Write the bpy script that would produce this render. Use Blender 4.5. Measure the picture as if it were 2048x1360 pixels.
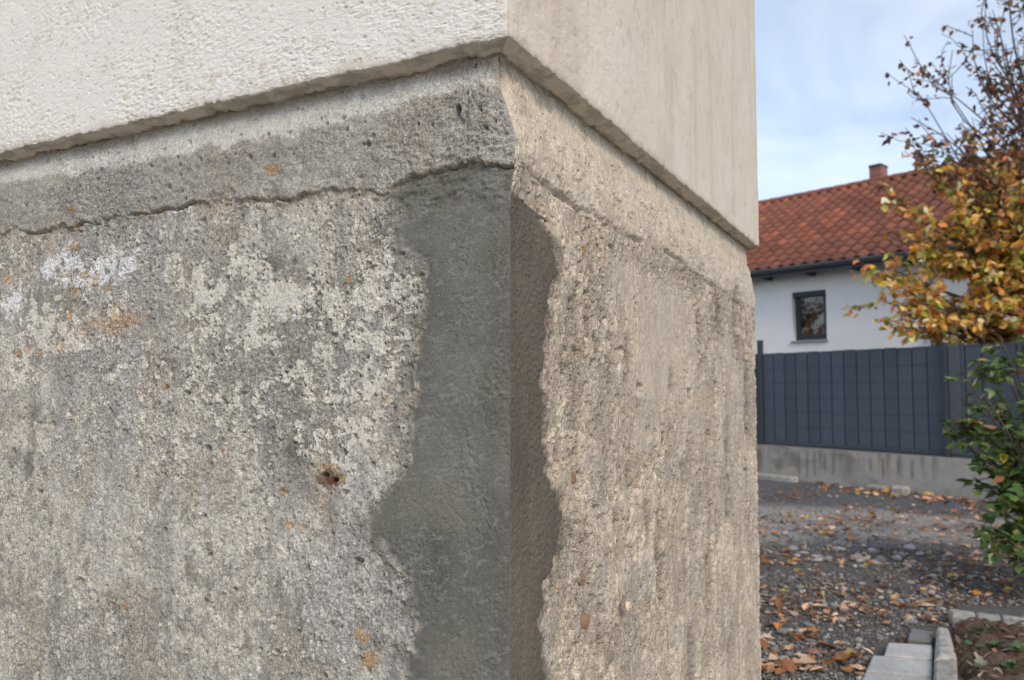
import bpy, math, random
import numpy as np
from mathutils import Matrix, Vector, Quaternion

R = math.radians
sc = bpy.context.scene
for o in list(bpy.data.objects):
    bpy.data.objects.remove(o)

# ------------------------------------------------------------------ camera
F = 1600.0                      # focal length in pixels of the 2048 px wide photograph
PITCH = math.atan(100.0 / F)
CAM = np.array([0.0, 0.0, 1.30])
cam = bpy.data.objects.new('camera', bpy.data.cameras.new('camera'))
sc.collection.objects.link(cam)
cam.location = CAM
cam.rotation_euler = (R(90) + PITCH, 0, 0)
cam.data.sensor_width = 36.0
cam.data.lens = 36.0 * F / 2048.0
cam.data.clip_start = 0.02
cam.data.clip_end = 2000
cam.data.dof.use_dof = True
cam.data.dof.focus_distance = 1.45
cam.data.dof.aperture_fstop = 5.0
sc.camera = cam

# ------------------------------------------------------------------ world and sun
SUN_EL, SUN_AZ = R(37), R(160)          # azimuth from +Y towards +X: behind the camera, to the right
sun_dir = Vector((math.sin(SUN_AZ) * math.cos(SUN_EL), math.cos(SUN_AZ) * math.cos(SUN_EL), math.sin(SUN_EL)))
w = bpy.data.worlds.new('World')
sc.world = w
w.use_nodes = True
nt = w.node_tree
nt.nodes.clear()
def wn(t): return nt.nodes.new(t)
w_out, w_bg, w_sky = wn('ShaderNodeOutputWorld'), wn('ShaderNodeBackground'), wn('ShaderNodeTexSky')
w_sky.sky_type = 'NISHITA'
w_sky.sun_disc = False
w_sky.sun_elevation = SUN_EL
w_sky.sun_rotation = SUN_AZ
w_sky.air_density = 1.0
w_sky.dust_density = 1.2
w_sky.ozone_density = 1.2
w_tc, w_map, w_noi, w_ramp, w_mix = wn('ShaderNodeTexCoord'), wn('ShaderNodeMapping'), wn('ShaderNodeTexNoise'), wn('ShaderNodeValToRGB'), wn('ShaderNodeMix')
w_map.inputs['Scale'].default_value = (1.0, 1.0, 2.6)
w_map.inputs['Rotation'].default_value = (0.12, 0.2, 0.4)
w_noi.inputs['Scale'].default_value = 2.6
w_noi.inputs['Detail'].default_value = 4
w_noi.inputs['Roughness'].default_value = 0.55
w_noi.inputs['Distortion'].default_value = 0.5
w_ramp.color_ramp.elements[0].position = 0.28
w_ramp.color_ramp.elements[0].color = (0.04, 0.04, 0.04, 1)
w_ramp.color_ramp.elements[1].position = 0.78
w_ramp.color_ramp.elements[1].color = (0.62, 0.62, 0.62, 1)
w_mix.data_type = 'RGBA'
w_mix.inputs[7].default_value = (6.6, 6.9, 7.3, 1)      # thin high cloud
nt.links.new(w_tc.outputs['Generated'], w_map.inputs['Vector'])
nt.links.new(w_map.outputs[0], w_noi.inputs['Vector'])
nt.links.new(w_noi.outputs['Fac'], w_ramp.inputs[0])
nt.links.new(w_ramp.outputs[0], w_mix.inputs[0])
nt.links.new(w_sky.outputs[0], w_mix.inputs[6])
nt.links.new(w_mix.outputs[2], w_bg.inputs['Color'])
w_bg.inputs['Strength'].default_value = 0.15
nt.links.new(w_bg.outputs[0], w_out.inputs[0])

sun = bpy.data.objects.new('sun', bpy.data.lights.new('sun', 'SUN'))
sc.collection.objects.link(sun)
sun.rotation_euler = sun_dir.to_track_quat('Z', 'Y').to_euler()
sun.location = (6, -6, 12)
sun.data.energy = 1.5
sun.data.angle = R(16)
sun.data.color = (1.0, 0.85, 0.68)

sc.view_settings.view_transform = 'Standard'
sc.view_settings.look = 'None'
sc.view_settings.exposure = 0.38
sc.view_settings.gamma = 1.0
sc.view_settings.use_curve_mapping = False
sc.render.engine = 'CYCLES'
sc.cycles.use_denoising = True
sc.cycles.filter_width = 1.0
try:
    sc.cycles.denoiser = 'OPENIMAGEDENOISE'
    sc.cycles.denoising_input_passes = 'RGB_ALBEDO_NORMAL'
    sc.cycles.denoising_prefilter = 'ACCURATE'
except Exception:
    pass
sc.cycles.max_bounces = 8

# ------------------------------------------------------------------ pixel <-> place helpers
_cf = np.array([0, math.cos(PITCH), math.sin(PITCH)])
_cu = np.array([0, -math.sin(PITCH), math.cos(PITCH)])
_cr = np.array([1.0, 0, 0])
def ray(px, py):
    return _cf + _cr * ((px - 1024) / F) + _cu * ((680 - py) / F)
def at_depth(px, py, Y):
    d = ray(px, py)
    return CAM + d * (Y / d[1])
def at_ground(px, py, z=0.0):
    d = ray(px, py)
    return CAM + d * ((z - CAM[2]) / d[2])

# ------------------------------------------------------------------ noise (numpy)
_rs = np.random.default_rng(12345)
_PT = _rs.permutation(65536).astype(np.int32)
_PF = _rs.random(65536).astype(np.float32)
def _h(ix, iy, seed):
    return _PF[(_PT[(ix + (seed * 7919) % 65521) & 65535] + iy) & 65535]
def vnoise(x, y, seed=0):
    x = np.asarray(x, np.float32); y = np.asarray(y, np.float32)
    ix, iy = np.floor(x).astype(np.int32), np.floor(y).astype(np.int32)
    fx, fy = x - ix.astype(np.float32), y - iy.astype(np.float32)
    fx = fx * fx * fx * (fx * (fx * 6 - 15) + 10)
    fy = fy * fy * fy * (fy * (fy * 6 - 15) + 10)
    a, b = _h(ix, iy, seed), _h(ix + 1, iy, seed)
    c, d = _h(ix, iy + 1, seed), _h(ix + 1, iy + 1, seed)
    return (a + (b - a) * fx) * (1 - fy) + (c + (d - c) * fx) * fy
def fbm(x, y, octv=4, seed=0, gain=0.5):
    x = np.asarray(x, np.float32); y = np.asarray(y, np.float32)
    t = np.zeros(np.broadcast(x, y).shape, np.float32); amp, s = 1.0, 0.0
    for k in range(octv):
        ca, sa = math.cos(0.7 * k), math.sin(0.7 * k)
        f = 2.03 ** k
        t = t + amp * vnoise((ca * x - sa * y) * f + 17.3 * k, (sa * x + ca * y) * f - 9.1 * k, seed + 31 * k)
        s += amp; amp *= gain
    return t / s
def worley(x, y, seed=0):
    x = np.asarray(x, np.float32); y = np.asarray(y, np.float32)
    ix, iy = np.floor(x).astype(np.int32), np.floor(y).astype(np.int32)
    f1 = np.full(x.shape, 9.0, np.float32); f2 = f1.copy(); cid = np.zeros(x.shape, np.float32)
    for dx in (-1, 0, 1):
        for dy in (-1, 0, 1):
            cx, cy = ix + dx, iy + dy
            px = cx + np.float32(.05) + np.float32(.9) * _h(cx, cy, seed); py = cy + np.float32(.05) + np.float32(.9) * _h(cx, cy, seed + 7)
            d = np.sqrt((px - x) ** 2 + (py - y) ** 2)
            n = d < f1
            f2 = np.where(n, f1, np.minimum(f2, d))
            cid = np.where(n, _h(cx, cy, seed + 13), cid)
            f1 = np.where(n, d, f1)
    return f1, f2, cid
def sst(a, b, x):
    t = np.clip((x - a) / (b - a), 0, 1)
    return t * t * (3 - 2 * t)
def pores(x, y, cell, prob, rmin, rmax, seed, stretch=1.0):
    """round dents: 1 at the middle, 0 outside; sizes in metres"""
    f1, f2, cid = worley(x / cell, y / (cell * stretch), seed)
    r = rmin + (rmax - rmin) * np.mod(cid * 37.7, 1.0)
    wob = 0.8 + 0.4 * vnoise(x / (cell * .18), y / (cell * .18), seed + 3)
    q = np.clip(1 - (f1 * cell * wob / r) ** 2, 0, 1)
    return np.where(cid < prob, np.sqrt(q), 0.0)
def mixc(c, d, m):
    m = np.clip(m, 0, 1)[..., None]
    return c * (1 - m) + np.asarray(d) * m

# ------------------------------------------------------------------ object helpers
COL = sc.collection
def link(o): COL.objects.link(o); return o
def adopt(o, parent):
    if parent is not None:
        o.parent = parent
        if parent.type == 'EMPTY':
            o.matrix_parent_inverse = Matrix.Translation(-Vector(parent.location))
def tag(o, label=None, cat=None, group=None, kind=None):
    if label: o['label'] = label
    if cat: o['category'] = cat
    if group: o['group'] = group
    if kind: o['kind'] = kind
    return o
def thing(name, label, cat, loc, group=None):
    o = bpy.data.objects.new(name, None); link(o)
    o.location = [float(v) for v in loc]; o.empty_display_size = 0.1
    return tag(o, label, cat, group)
def mesh_np(name, verts, quads, cols=None, smooth=True):
    m = bpy.data.meshes.new(name)
    verts = np.asarray(verts, dtype=np.float32); quads = np.asarray(quads, dtype=np.int32)
    k = quads.shape[1]
    m.vertices.add(len(verts)); m.vertices.foreach_set('co', verts.ravel())
    m.loops.add(quads.size); m.loops.foreach_set('vertex_index', quads.ravel())
    m.polygons.add(len(quads))
    m.polygons.foreach_set('loop_start', np.arange(0, quads.size, k, dtype=np.int32))
    m.update(calc_edges=True)
    m.polygons.foreach_set('use_smooth', np.full(len(quads), smooth))
    if cols is not None:
        a = m.color_attributes.new('Col', 'FLOAT_COLOR', 'POINT')
        c = np.ones((len(verts), 4), dtype=np.float32); c[:, :np.shape(cols)[1]] = cols      # a fourth value says how rough the spot is
        a.data.foreach_set('color', c.ravel())
    m.update()
    return m
def mesh_py(name, verts, faces, smooth=False):
    m = bpy.data.meshes.new(name)
    m.from_pydata([tuple(float(c) for c in v) for v in verts], [], [tuple(f) for f in faces])
    if smooth: m.polygons.foreach_set('use_smooth', [True] * len(m.polygons))
    m.update()
    return m
def obj(name, mesh, mat, parent=None):
    o = bpy.data.objects.new(name, mesh); link(o)
    if mat is not None and len(mesh.materials) == 0: mesh.materials.append(mat)
    adopt(o, parent)
    return o
class MB:
    """collects boxes, tubes and sheets into one mesh"""
    def __init__(s): s.v = []; s.f = []; s.c = []
    def add(s, vs, fs, col=None):
        n = len(s.v); s.v += [tuple(map(float, v)) for v in vs]; s.f += [tuple(i + n for i in f) for f in fs]
        if col is not None: s.c += [col] * len(vs)
    def box(s, o, ex, ey, ez, b=0.0):
        """box from corner o along three edge vectors; b bevels the twelve edges"""
        o, ex, ey, ez = map(np.asarray, (o, ex, ey, ez))
        if b <= 0:
            vs = [o + ex * i + ey * j + ez * k for k in (0, 1) for j in (0, 1) for i in (0, 1)]
            s.add(vs, [(0, 2, 3, 1), (4, 5, 7, 6), (0, 1, 5, 4), (2, 6, 7, 3), (0, 4, 6, 2), (1, 3, 7, 5)]); return
        L = [np.linalg.norm(e) for e in (ex, ey, ez)]
        t = [min(.45, b / l) for l in L]
        vs = []; idx = {}
        for i in (0, 1):
            for j in (0, 1):
                for k in (0, 1):
                    base = [i, j, k]
                    for ax in range(3):
                        c = [abs(base[a] - (t[a] if a != ax else 0)) for a in range(3)]
                        idx[(i, j, k, ax)] = len(vs)
                        vs.append(o + ex * c[0] + ey * c[1] + ez * c[2])
        fs = []
        for ax in range(3):
            o1, o2 = [a for a in range(3) if a != ax]
            for sd in (0, 1):
                q = []
                for p1, p2 in ((0, 0), (1, 0), (1, 1), (0, 1)):
                    key = [0, 0, 0]; key[ax] = sd; key[o1] = p1; key[o2] = p2
                    q.append(idx[(*key, ax)])
                fs.append(tuple(q))
        for ax in range(3):
            o1, o2 = [a for a in range(3) if a != ax]
            for p1 in (0, 1):
                for p2 in (0, 1):
                    k0 = [0, 0, 0]; k0[o1] = p1; k0[o2] = p2; k1 = list(k0); k1[ax] = 1
                    fs.append((idx[(*k0, o1)], idx[(*k0, o2)], idx[(*k1, o2)], idx[(*k1, o1)]))
        for i in (0, 1):
            for j in (0, 1):
                for k in (0, 1):
                    fs.append(tuple(idx[(i, j, k, a)] for a in range(3)))
        s.add(vs, fs)
    def tube(s, pts, rad, n=6, cap=True, col=None):
        pts = [np.asarray(p, float) for p in pts]; m = len(pts)
        rad = [rad] * m if np.isscalar(rad) else rad
        vs = []; fs = []
        ref = np.array([0.31, 0.57, 0.76])
        for i, p in enumerate(pts):
            t = pts[min(i + 1, m - 1)] - pts[max(i - 1, 0)]; t = t / (np.linalg.norm(t) + 1e-9)
            a = np.cross(t, ref); a /= np.linalg.norm(a) + 1e-9; b = np.cross(t, a)
            for k in range(n):
                an = 2 * math.pi * k / n
                vs.append(p + rad[i] * (a * math.cos(an) + b * math.sin(an)))
        for i in range(m - 1):
            for k in range(n):
                k2 = (k + 1) % n
                fs.append((i * n + k, i * n + k2, (i + 1) * n + k2, (i + 1) * n + k))
        if cap:
            fs.append(tuple(range(n))[::-1]); fs.append(tuple((m - 1) * n + k for k in range(n)))
        s.add(vs, fs, col)
    def mesh(s, name, smooth=False):
        m = mesh_py(name, s.v, s.f, smooth)
        if s.c and len(s.c) == len(s.v):
            a = m.color_attributes.new('Col', 'FLOAT_COLOR', 'POINT')
            c = np.ones((len(s.v), 4), dtype=np.float32); c[:, :3] = s.c
            a.data.foreach_set('color', c.ravel())
        return m
    def build(s, name, mat, parent=None, smooth=False): return obj(name, s.mesh(name, smooth), mat, parent)

# ------------------------------------------------------------------ materials
def material(name, base=(.5, .5, .5), rough=.85, attr=False, var=0.0, var_scale=20.0, var2=0.0, var2_scale=200.0,
             bump=0.0, bump_scale=100.0, bump2=0.0, bump2_scale=400.0, spec=.3, metal=0.0, translucent=0.0, stretch=(1, 1, 1), obj_random=0.0, grains=0.0, grain_scale=330.0, dents=0.0, dent_scale=150.0):
    m = bpy.data.materials.new(name); m.use_nodes = True
    t = m.node_tree; n = t.nodes; L = t.links
    p = n['Principled BSDF']
    p.inputs['Roughness'].default_value = rough
    p.inputs['Specular IOR Level'].default_value = spec
    p.inputs['Metallic'].default_value = metal
    tc = n.new('ShaderNodeTexCoord'); mp = n.new('ShaderNodeMapping'); mp.inputs['Scale'].default_value = stretch
    L.new(tc.outputs['Object'], mp.inputs['Vector'])
    if attr:
        a = n.new('ShaderNodeAttribute'); a.attribute_name = 'Col'; src = a.outputs['Color']
    else:
        a = n.new('ShaderNodeRGB'); a.outputs[0].default_value = (*base, 1); src = a.outputs[0]
    def noise(scale, detail=4.0, rgh=.6):
        x = n.new('ShaderNodeTexNoise'); x.inputs['Scale'].default_value = scale
        x.inputs['Detail'].default_value = detail; x.inputs['Roughness'].default_value = rgh
        L.new(mp.outputs[0], x.inputs['Vector']); return x.outputs['Fac']
    def times(src, fac, amount):
        mr = n.new('ShaderNodeMapRange'); mr.inputs['From Min'].default_value = .25; mr.inputs['From Max'].default_value = .75
        mr.inputs['To Min'].default_value = 1 - amount; mr.inputs['To Max'].default_value = 1 + amount
        L.new(fac, mr.inputs['Value'])
        vm = n.new('ShaderNodeVectorMath'); vm.operation = 'SCALE'
        L.new(src, vm.inputs[0]); L.new(mr.outputs[0], vm.inputs['Scale']); return vm.outputs[0]
    if var: src = times(src, noise(var_scale), var)
    if var2: src = times(src, noise(var2_scale, 2.0), var2)
    if grains:
        vo = n.new('ShaderNodeTexVoronoi'); vo.inputs['Scale'].default_value = grain_scale
        L.new(mp.outputs[0], vo.inputs['Vector']); sx_ = n.new('ShaderNodeSeparateColor'); L.new(vo.outputs['Color'], sx_.inputs[0])
        g0 = n.new('ShaderNodeMath'); g0.operation = 'SUBTRACT'; g0.inputs[1].default_value = .5; L.new(sx_.outputs[0], g0.inputs[0])
        g1 = n.new('ShaderNodeMath'); g1.operation = 'MULTIPLY'; L.new(g0.outputs[0], g1.inputs[0])
        if attr: L.new(a.outputs['Alpha'], g1.inputs[1])
        g2 = n.new('ShaderNodeMath'); g2.operation = 'ADD'; g2.inputs[1].default_value = .5; L.new(g1.outputs[0], g2.inputs[0])
        src = times(src, g2.outputs[0], grains)
    if obj_random:
        oi = n.new('ShaderNodeObjectInfo'); ad = n.new('ShaderNodeMath'); ad.operation = 'MULTIPLY_ADD'
        ad.inputs[1].default_value = .5; ad.inputs[2].default_value = .25
        L.new(oi.outputs['Random'], ad.inputs[0]); src = times(src, ad.outputs[0], obj_random)
    L.new(src, p.inputs['Base Color'])
    prev = None
    for bs, bsc in ((bump, bump_scale), (bump2, bump2_scale)):
        if bs:
            b = n.new('ShaderNodeBump'); b.inputs['Strength'].default_value = 1.0; b.inputs['Distance'].default_value = bs
            if attr and grains: L.new(a.outputs['Alpha'], b.inputs['Strength'])
            L.new(noise(bsc, 3.0), b.inputs['Height'])
            if prev is not None: L.new(prev, b.inputs['Normal'])
            prev = b.outputs[0]
    if dents:
        vo = n.new('ShaderNodeTexVoronoi'); vo.inputs['Scale'].default_value = dent_scale
        dn = n.new('ShaderNodeTexNoise'); dn.inputs['Scale'].default_value = 70.0; dn.inputs['Detail'].default_value = 3.0
        dm_ = n.new('ShaderNodeMixRGB'); dm_.inputs[0].default_value = .012
        L.new(mp.outputs[0], dn.inputs['Vector']); L.new(mp.outputs[0], dm_.inputs[1]); L.new(dn.outputs['Color'], dm_.inputs[2]); L.new(dm_.outputs[0], vo.inputs['Vector'])
        sx_ = n.new('ShaderNodeSeparateColor'); L.new(vo.outputs['Color'], sx_.inputs[0])
        rad = n.new('ShaderNodeMapRange'); rad.inputs['From Min'].default_value = .55; rad.inputs['From Max'].default_value = 1.0; rad.inputs['To Min'].default_value = .02; rad.inputs['To Max'].default_value = .48
        L.new(sx_.outputs[0], rad.inputs['Value'])
        dv = n.new('ShaderNodeMath'); dv.operation = 'DIVIDE'; dv.use_clamp = True; L.new(vo.outputs['Distance'], dv.inputs[0]); L.new(rad.outputs[0], dv.inputs[1])
        b = n.new('ShaderNodeBump'); b.inputs['Strength'].default_value = 1.0; b.inputs['Distance'].default_value = dents
        if attr and grains: L.new(a.outputs['Alpha'], b.inputs['Strength'])
        L.new(dv.outputs[0], b.inputs['Height'])
        if prev is not None: L.new(prev, b.inputs['Normal'])
        prev = b.outputs[0]
    if prev is not None: L.new(prev, p.inputs['Normal'])
    if translucent:
        tr = n.new('ShaderNodeBsdfTranslucent'); L.new(src, tr.inputs['Color'])
        mx = n.new('ShaderNodeMixShader'); mx.inputs[0].default_value = translucent
        out = n['Material Output']
        L.new(p.outputs[0], mx.inputs[1]); L.new(tr.outputs[0], mx.inputs[2]); L.new(mx.outputs[0], out.inputs['Surface'])
    return m

M = {}
M['plaster'] = material('plaster', attr=True, rough=.92, var=.035, var_scale=9, var2=.04, var2_scale=260, bump=.0011, bump_scale=190, bump2=.0007, bump2_scale=480, spec=.2)
M['concrete'] = material('concrete', attr=True, rough=.93, var=.14, var_scale=60, var2=.24, var2_scale=300, bump=.0030, bump_scale=190, bump2=.0018, bump2_scale=480, spec=.2, grains=.20, grain_scale=300.0, dents=.0030, dent_scale=130.0)
M['mortar'] = material('mortar', attr=True, rough=.85, var=.10, var_scale=16, var2=.10, var2_scale=380, bump=.0013, bump_scale=230, bump2=.0012, bump2_scale=520, spec=.3, grains=.12, grain_scale=420.0, dents=.0012, dent_scale=110.0)
M['bark'] = material('bark', (.085, .065, .05), .9, var=.3, var_scale=12, bump=.01, bump_scale=30)
M['leaf'] = material('leaf', attr=True, rough=.55, translucent=.35, spec=.35)
M['shrub_leaf'] = material('shrub_leaf', attr=True, rough=.4, translucent=.3, spec=.5)
M['house_wall'] = material('house_wall', (.90, .885, .87), .9, var=.04, var_scale=1.5)
M['tile'] = material('tile', (.205, .076, .050), .75, obj_random=.2, var=.25, var_scale=14, bump=.003, bump_scale=40)
M['tile_old'] = material('tile_old', (.170, .068, .048), .8, obj_random=.2, var=.3, var_scale=14, bump=.003, bump_scale=40)
M['tile_new'] = material('tile_new', (.27, .090, .052), .7, obj_random=.2, var=.2, var_scale=14, bump=.003, bump_scale=40)
M['gutter'] = material('gutter', (.045, .05, .06), .45, spec=.5, var=.1, var_scale=5)
M['anthracite'] = material('anthracite', (.035, .045, .058), .5, spec=.4, var=.06, var_scale=6)
M['strip'] = material('strip', (.062, .080, .106), .55, spec=.4, obj_random=.14, var=.05, var_scale=5)
M['wire'] = material('wire', (.043, .056, .076), .5, spec=.4)
M['sill'] = material('sill', (.30, .31, .33), .5, spec=.5)
M['zinc'] = material('zinc', (.36, .38, .41), .45, spec=.5, metal=.3, var=.08, var_scale=9)
M['base_wall'] = material('base_wall', attr=True, rough=.9, var=.10, var_scale=14, var2=.08, var2_scale=90, bump=.003, bump_scale=90)
M['gravel_ground'] = material('gravel_ground', attr=True, rough=.95, var=.30, var_scale=25, var2=.35, var2_scale=110, bump=.02, bump_scale=60, bump2=.008, bump2_scale=180)
M['gravel'] = material('gravel', attr=True, rough=.85, var=.15, var_scale=60, bump=.003, bump_scale=120)
M['stone'] = material('stone', (.26, .26, .255), .85, obj_random=.35, var=.2, var_scale=18, var2=.12, var2_scale=120, bump=.006, bump_scale=50)
M['stone_pale'] = material('stone_pale', (.42, .41, .40), .8, obj_random=.25, var=.15, var_scale=30, bump=.004, bump_scale=70)
M['slab'] = material('slab', (.38, .38, .37), .8, obj_random=.12, var=.26, var_scale=11, var2=.12, var2_scale=120, bump=.003, bump_scale=60, stretch=(1, .35, 1))
M['kerb'] = material('kerb', (.30, .29, .265), .85, obj_random=.18, var=.42, var_scale=13, var2=.18, var2_scale=90, bump=.005, bump_scale=40)
M['soil'] = material('soil', (.125, .082, .058), .95, var=.45, var_scale=22, var2=.3, var2_scale=90, bump=.02, bump_scale=40, bump2=.01, bump2_scale=120)
M['leaf_tan'] = material('leaf_tan', (.60, .36, .21), .7, obj_random=.3, var=.2, var_scale=30, translucent=.15)
M['leaf_pale'] = material('leaf_pale', (.74, .54, .38), .7, obj_random=.25, var=.18, var_scale=30, translucent=.15)
M['leaf_brown'] = material('leaf_brown', (.28, .125, .06), .7, obj_random=.3, var=.25, var_scale=30, translucent=.1)
M['leaf_orange'] = material('leaf_orange', (.60, .25, .06), .65, obj_random=.3, var=.2, var_scale=30, translucent=.2)
M['leaf_yellow'] = material('leaf_yellow', (.55, .40, .07), .65, obj_random=.25, var=.15, var_scale=30, translucent=.25)
M['pebble_grey'] = material('pebble_grey', (.34, .30, .25), .85, obj_random=.2, var=.25, var_scale=120, bump=.002, bump_scale=200)
M['pebble_tan'] = material('pebble_tan', (.42, .26, .16), .8, obj_random=.2, var=.3, var_scale=120, bump=.002, bump_scale=200)
M['rust'] = material('rust', (.17, .085, .045), .9, var=.45, var_scale=120, bump=.002, bump_scale=250)
M['shell'] = material('shell', (.62, .50, .36), .45, var=.25, var_scale=90, spec=.5)
def brick_mat():
    m = bpy.data.materials.new('chimney_brick'); m.use_nodes = True
    t = m.node_tree; p = t.nodes['Principled BSDF']; p.inputs['Roughness'].default_value = .9
    tc = t.nodes.new('ShaderNodeTexCoord'); b = t.nodes.new('ShaderNodeTexBrick')
    b.inputs['Color1'].default_value = (.22, .075, .05, 1); b.inputs['Color2'].default_value = (.30, .12, .08, 1); b.inputs['Mortar'].default_value = (.26, .20, .17, 1)
    b.inputs['Scale'].default_value = 1.0; b.inputs['Brick Width'].default_value = .22; b.inputs['Row Height'].default_value = .08; b.inputs['Mortar Size'].default_value = .008
    sw = t.nodes.new('ShaderNodeCombineXYZ'); sp = t.nodes.new('ShaderNodeSeparateXYZ'); ad = t.nodes.new('ShaderNodeMath')
    t.links.new(tc.outputs['Object'], sp.inputs[0]); t.links.new(sp.outputs[0], ad.inputs[0]); t.links.new(sp.outputs[1], ad.inputs[1])
    t.links.new(ad.outputs[0], sw.inputs[0]); t.links.new(sp.outputs[2], sw.inputs[1])
    t.links.new(sw.outputs[0], b.inputs['Vector']); t.links.new(b.outputs[0], p.inputs['Base Color'])
    return m
M['brick'] = brick_mat()
def glass_mat():
    m = bpy.data.materials.new('window_glass'); m.use_nodes = True
    t = m.node_tree; p = t.nodes['Principled BSDF']
    p.inputs['Base Color'].default_value = (.012, .014, .015, 1); p.inputs['Roughness'].default_value = .02
    p.inputs['IOR'].default_value = 1.9; p.inputs['Specular IOR Level'].default_value = .7
    return m
M['glass'] = glass_mat()

# ================================================================== LARGE STRUCTURE: ground
rng = np.random.default_rng(7)
def ground_h(x, y):
    x = np.asarray(x, float); y = np.asarray(y, float)
    near = np.clip(1 - np.hypot(x - 3.5, y - 6.5) / 9, 0, 1)
    return near * (0.045 * (fbm(x * .9, y * .9, 3, 401) - .5) + 0.02 * (fbm(x * 4, y * 4, 3, 402) - .5))
def axis(a, b, step, far):
    mid = np.arange(a, b + step * .5, step)
    out = step * 1.35 ** np.arange(1, 40); cs = np.cumsum(out); cs = cs[cs < far]
    return np.concatenate([(a - cs)[::-1], mid, b + cs])
gx, gy = axis(0.6, 8.5, .045, 400), axis(2.2, 12.5, .045, 400)
GX, GY = np.meshgrid(gx, gy)
GZ = ground_h(GX, GY)
D = GY
gcol = np.zeros(GX.shape + (3,)) + np.array([.130, .122, .113])
nz = fbm(GX * .8, GY * .8, 4, 55)
pale = sst(6.5, 7.3, GY + .5 * (nz - .5) + (GX - 3) * .08) * (1 - sst(8.6, 9.3, GY + (nz - .5) * .8 + (GX - 3.5) * .45))
gcol = mixc(gcol, (.40, .385, .36), pale * (.62 + .4 * fbm(GX * 3, GY * 3, 3, 77)))
asph = sst(8.8, 9.6, GY + (GX - 3.5) * .5 + (nz - .5))
gcol = mixc(gcol, (.125, .13, .138), asph)
gcol = mixc(gcol, (.10, .07, .05), .45 * sst(.52, .7, fbm(GX * 1.7, GY * 1.7, 4, 91)))
ny, nx = GX.shape
gi = np.arange(ny * nx).reshape(ny, nx)
gq = np.stack([gi[:-1, :-1], gi[:-1, 1:], gi[1:, 1:], gi[1:, :-1]], -1).reshape(-1, 4)
ground = obj('ground', mesh_np('ground', np.stack([GX, GY, GZ], -1).reshape(-1, 3), gq, gcol.reshape(-1, 3)), M['gravel_ground'])
tag(ground, 'dark grey gravel yard strewn with fallen leaves', kind='structure')

# unseen pale paving, like the slabs by the bed, added to bounce light upward
def bounce_paving_mat():
    m = bpy.data.materials.new('paving'); m.use_nodes = True
    t = m.node_tree; p = t.nodes['Principled BSDF']; p.inputs['Roughness'].default_value = .85
    tc = t.nodes.new('ShaderNodeTexCoord'); b = t.nodes.new('ShaderNodeTexBrick')
    b.inputs['Color1'].default_value = (.34, .33, .31, 1); b.inputs['Color2'].default_value = (.38, .37, .345, 1); b.inputs['Mortar'].default_value = (.16, .15, .14, 1)
    b.inputs['Scale'].default_value = 1.0; b.inputs['Brick Width'].default_value = .4; b.inputs['Row Height'].default_value = .4; b.inputs['Mortar Size'].default_value = .005
    t.links.new(tc.outputs['Object'], b.inputs['Vector']); t.links.new(b.outputs[0], p.inputs['Base Color'])
    return m
pav = MB(); pav.box((-7, -7, -.05), (8.55, 0, 0), (0, 10.15, 0), (0, 0, .085), .006)
pav = pav.build('bounce_paving', bounce_paving_mat()); tag(pav, 'added unseen pale paving bouncing light onto the building corner', kind='structure')

# ================================================================== LARGE STRUCTURE: building corner
PHI = math.atan((1852 - 1024) / F)
dB = np.array([math.sin(PHI), math.cos(PHI), 0]); nB = np.array([math.cos(PHI), -math.sin(PHI), 0])   # right face
dA = -nB; nA = -dB                                                                                  # left face
C0 = np.array([-6 / F * 1.2, 1.2, 0.0])
_d = ray(1018, 70); Z_EDGE = float(CAM[2] + _d[2] * 1.2 / _d[1])
O = 0.040                                           # overhang of the plaster
_r = ray(1518, 480); _rr = _r[0] / _r[1]
T_END = float((_rr * C0[1] - C0[0]) / (dB[0] - _rr * dB[1]))
def pix_face(px, py, d, n, rec):
    q = ray(px, py); o = C0 - n * rec
    t = np.dot(o - CAM, n) / np.dot(q, n)
    P = CAM + q * t
    return float(np.dot(P - C0, d)), float(P[2])
def pA(px, py): return pix_face(px, py, dA, nA, .027)
def pB(px, py): return pix_face(px, py, dB, nB, .012)
def lineA(pts): 
    a = sorted(pA(*p) for p in pts); return np.array([q[0] for q in a]), np.array([q[1] for q in a])
def lineB(pts):
    a = sorted(pB(*p) for p in pts); return np.array([q[0] for q in a]), np.array([q[1] for q in a])
def blob(U, Z, pm, lst):
    s = np.zeros(U.shape)
    for px, py, rx, ry, wt in lst:
        u0, z0 = pm(px, py); u1, _ = pm(px + rx, py); _, z1 = pm(px, py + ry)
        s += wt * np.exp(-((U - u0) / (u1 - u0)) ** 2 - ((Z - z0) / (z1 - z0)) ** 2)
    return s
def spot(U, Z, pm, lst, wob):
    s = np.zeros(U.shape)
    for px, py, rx, ry in lst:
        u0, z0 = pm(px, py); u1, _ = pm(px + rx, py); _, z1 = pm(px, py + ry)
        d = np.sqrt(((U - u0) / (u1 - u0)) ** 2 + ((Z - z0) / (z1 - z0)) ** 2)
        s = np.maximum(s, 1 - sst(.75, 1.1, d + wob))
    return s
def grid_quads(nv, nu, flip):
    i = np.arange(nv * nu).reshape(nv, nu)
    q = np.stack([i[:-1, :-1], i[:-1, 1:], i[1:, 1:], i[1:, :-1]], -1).reshape(-1, 4)
    return q[:, ::-1] if flip else q
def sub_mesh(verts, quads, cols):
    used, inv = np.unique(quads, return_inverse=True)
    return verts[used], inv.reshape(-1, 4), cols[used]
def merge(parts):
    V, Q, Cc, n = [], [], [], 0
    for v, q, c in parts:
        V.append(v); Q.append(q + n); Cc.append(c); n += len(v)
    return np.concatenate(V), np.concatenate(Q), np.concatenate(Cc)

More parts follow.
